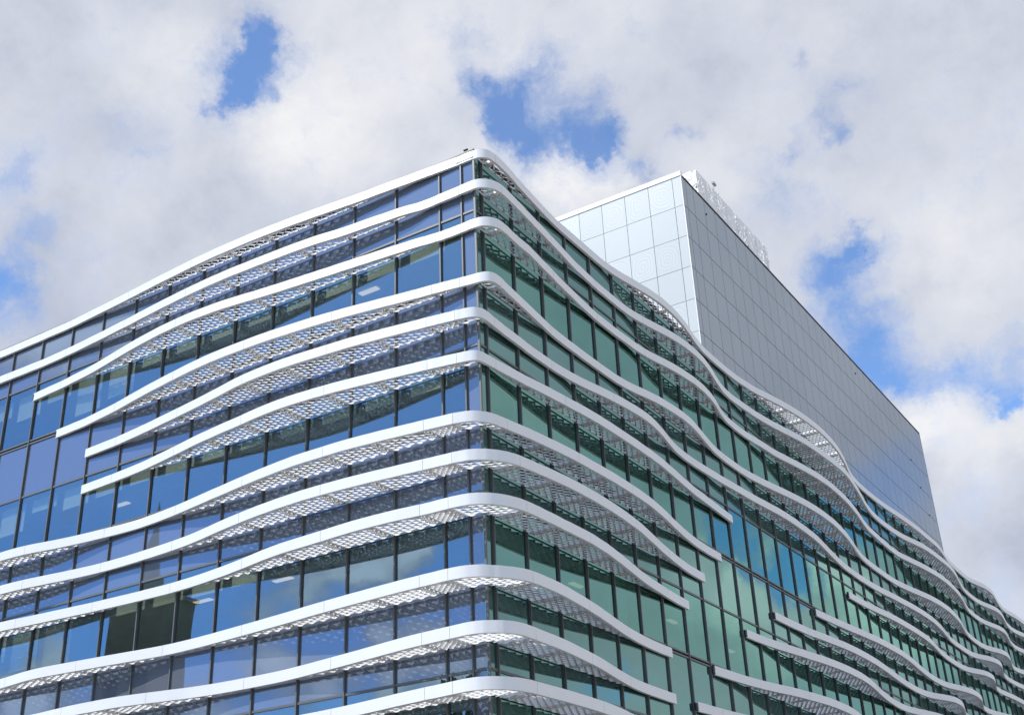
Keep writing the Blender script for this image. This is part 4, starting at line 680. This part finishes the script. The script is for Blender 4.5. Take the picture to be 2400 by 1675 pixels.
for yy, zz in ((34.9, 20.9), (62.0, 20.9), (74.5, 17.8), (76.0, 15.8), (77.2, 13.7)):
    b = MB(); b.box(TX, TX + .06, yy, yy + .05, zz, zz + .10); b.build('wall_fitting', M_SEAL, tower)

# rooftop screen of torn-looking perforated metal
SX, SY0, SY1, SZ = -7.5, 36.83, 48.5, 25.74
scr = thing('rooftop_screen', 'white perforated metal screen standing on the roof of the tall grey block', 'screen')
rs = random.Random(5)
def screen_side(f0, u0, u1, z0, z1, cell=.17):
    b = MB(); nu = int((u1 - u0) / cell); nz = int((z1 - z0) / cell)
    hole = set()
    for _ in range(int(nu * nz * .11)):
        i, j = rs.randrange(nu), rs.randrange(nz)
        for k in range(rs.randint(1, 4)):
            hole.add((i, j)); i += rs.choice((-1, 0, 1)); j += rs.choice((-1, 1))
    for i in range(nu):
        for j in range(nz):
            a, c = u0 + i * (u1 - u0) / nu, u0 + (i + 1) * (u1 - u0) / nu
            z_, w_ = z0 + j * (z1 - z0) / nz, z0 + (j + 1) * (z1 - z0) / nz
            if (i, j) in hole:
                t1, t2 = rs.uniform(-.12, .16), rs.uniform(-.12, .16)
                if rs.random() < .75: b.quad(f0(a, 0, z_), f0((a + c) / 2, 0, z_), f0(a + .1, t1, w_), f0(a, t2, w_ - .04))
            else:
                q = [rs.uniform(-.018, .018) for _ in range(4)]
                b.quad(f0(a, q[0], z_), f0(c, q[1], z_), f0(c, q[2], w_), f0(a, q[3], w_))
    return b
screen_side(lambda u, o, z: (SX + o, u, z), SY0, SY1, TZ, SZ).build('perforated_sheet', M_WHITE, scr)
screen_side(lambda u, o, z: (u, SY0 - o, z), -20, SX, TZ, SZ).build('perforated_sheet', M_WHITE, scr)
screen_side(lambda u, o, z: (u, SY1 + o, z), -20, SX, TZ, SZ, .3).build('perforated_sheet', M_WHITE, scr)
for k in range(8):
    y = SY0 + .1 + k * (SY1 - SY0 - .2) / 7
    b = MB(); b.box(SX - .2, SX - .1, y - .05, y + .05, TZ, SZ - .1); b.build('post', M_FRAME, scr)
b = MB(); b.tube((SX, 39.6, SZ), (SX, 39.6, SZ + .45), .03, .03); b.box(SX - .06, SX + .1, 39.5, 39.95, SZ + .451, SZ + .60)
tag(b.build('roof_bracket', M_CONC), 'small grey bracket on a stub pole above the rooftop screen', 'camera')  # bracket-like bit above the screen, its exact kind unknown
b = MB(); b.tube((-.35, .12, ZTOP + .045), (-.35, .12, ZTOP + .2), .012, .012); b.box(-.42, -.28, .09, .15, ZTOP + .2, ZTOP + .23)
tag(b.build('roof_sensor', M_SEAL), 'tiny dark sensor on the roof edge above the rounded corner', 'sensor')

# ------------------------------------------------------------------ across the street: seen only as reflections
ob = thing('opposite_building', 'plain olive rendered building across the street mirrored in the blue glass', 'building')
b = MB(); b.box(-56.6, -50.6, -38.2, -35, GZ, 6.2); b.build('wall', M_OLIVE, ob)
b = MB(); b.box(-56.8, -50.4, -38.4, -34.8, 6.21, 6.5); b.build('roof', M_ROOF, ob)
for i in range(2):
    for j in range(5):
        b = MB(); b.box(-55.6 + i * 2.5, -54.2 + i * 2.5, -35, -34.96, -18 + j * 4.2, -15.6 + j * 4.2); b.build('window', M_DARK, ob)
sp = MB(); sp.tube((-80.5, -60, GZ), (-80.5, -60, 12), 2.2, 2.0, 12); sp.tube((-80.5, -60, 12.01), (-80.5, -60, 17), 1.4, 1.1, 12); sp.tube((-80.5, -60, 17.01), (-80.5, -60, 27), 1.1, .05, 12)
tag(sp.build('spire', M_CONC), 'slender pointed spire mirrored in the blue spandrel glass', 'spire')
def tree(x, y, top, r, seed, label):
    t = thing('street_tree', label, 'tree', group='trees along the street')
    rr = random.Random(seed); h = top - GZ
    b = MB(); b.tube((x, y, GZ), (x, y, GZ + h * .45), .22, .15)
    tips = []
    for k in range(9):
        a = rr.uniform(0, 6.28); e = rr.uniform(.3, .85)
        z0 = GZ + h * rr.uniform(.28, .45); p = (x + math.cos(a) * r * .7 * (1 - e * .4), y + math.sin(a) * r * .7 * (1 - e * .4), GZ + h * (.5 + .4 * e))
        b.tube((x, y, z0), p, .09, .025, 6); tips.append(p)
    b.build('trunk', M_BARK, t)
    c = MB()
    for k in range(2600):
        tp = rr.choice(tips); q = rr.gauss(0, .28) * r, rr.gauss(0, .28) * r, rr.gauss(0, .09) * h
        p = Vector((tp[0] + q[0], tp[1] + q[1], min(top, tp[2] + q[2])))
        d1 = Vector((rr.uniform(-1, 1), rr.uniform(-1, 1), rr.uniform(-1, 1))).normalized() * .16; d2 = d1.orthogonal() * .8
        c.quad(tuple(p - d1), tuple(p + d2), tuple(p + d1), tuple(p - d2))
    cr_ = c.build('crown', M_LEAF, t)
tree(-14.3, -20.5, -7.3, 2.0, 1, 'leafy street tree opposite the rounded corner, tallest of the row')
tree(-10.5, -21.5, -9.3, 2.3, 2, 'leafy street tree nearest to the camera in the row')
tree(-19.0, -21.0, -9.6, 2.2, 4, 'leafy street tree farthest along the row from the corner')
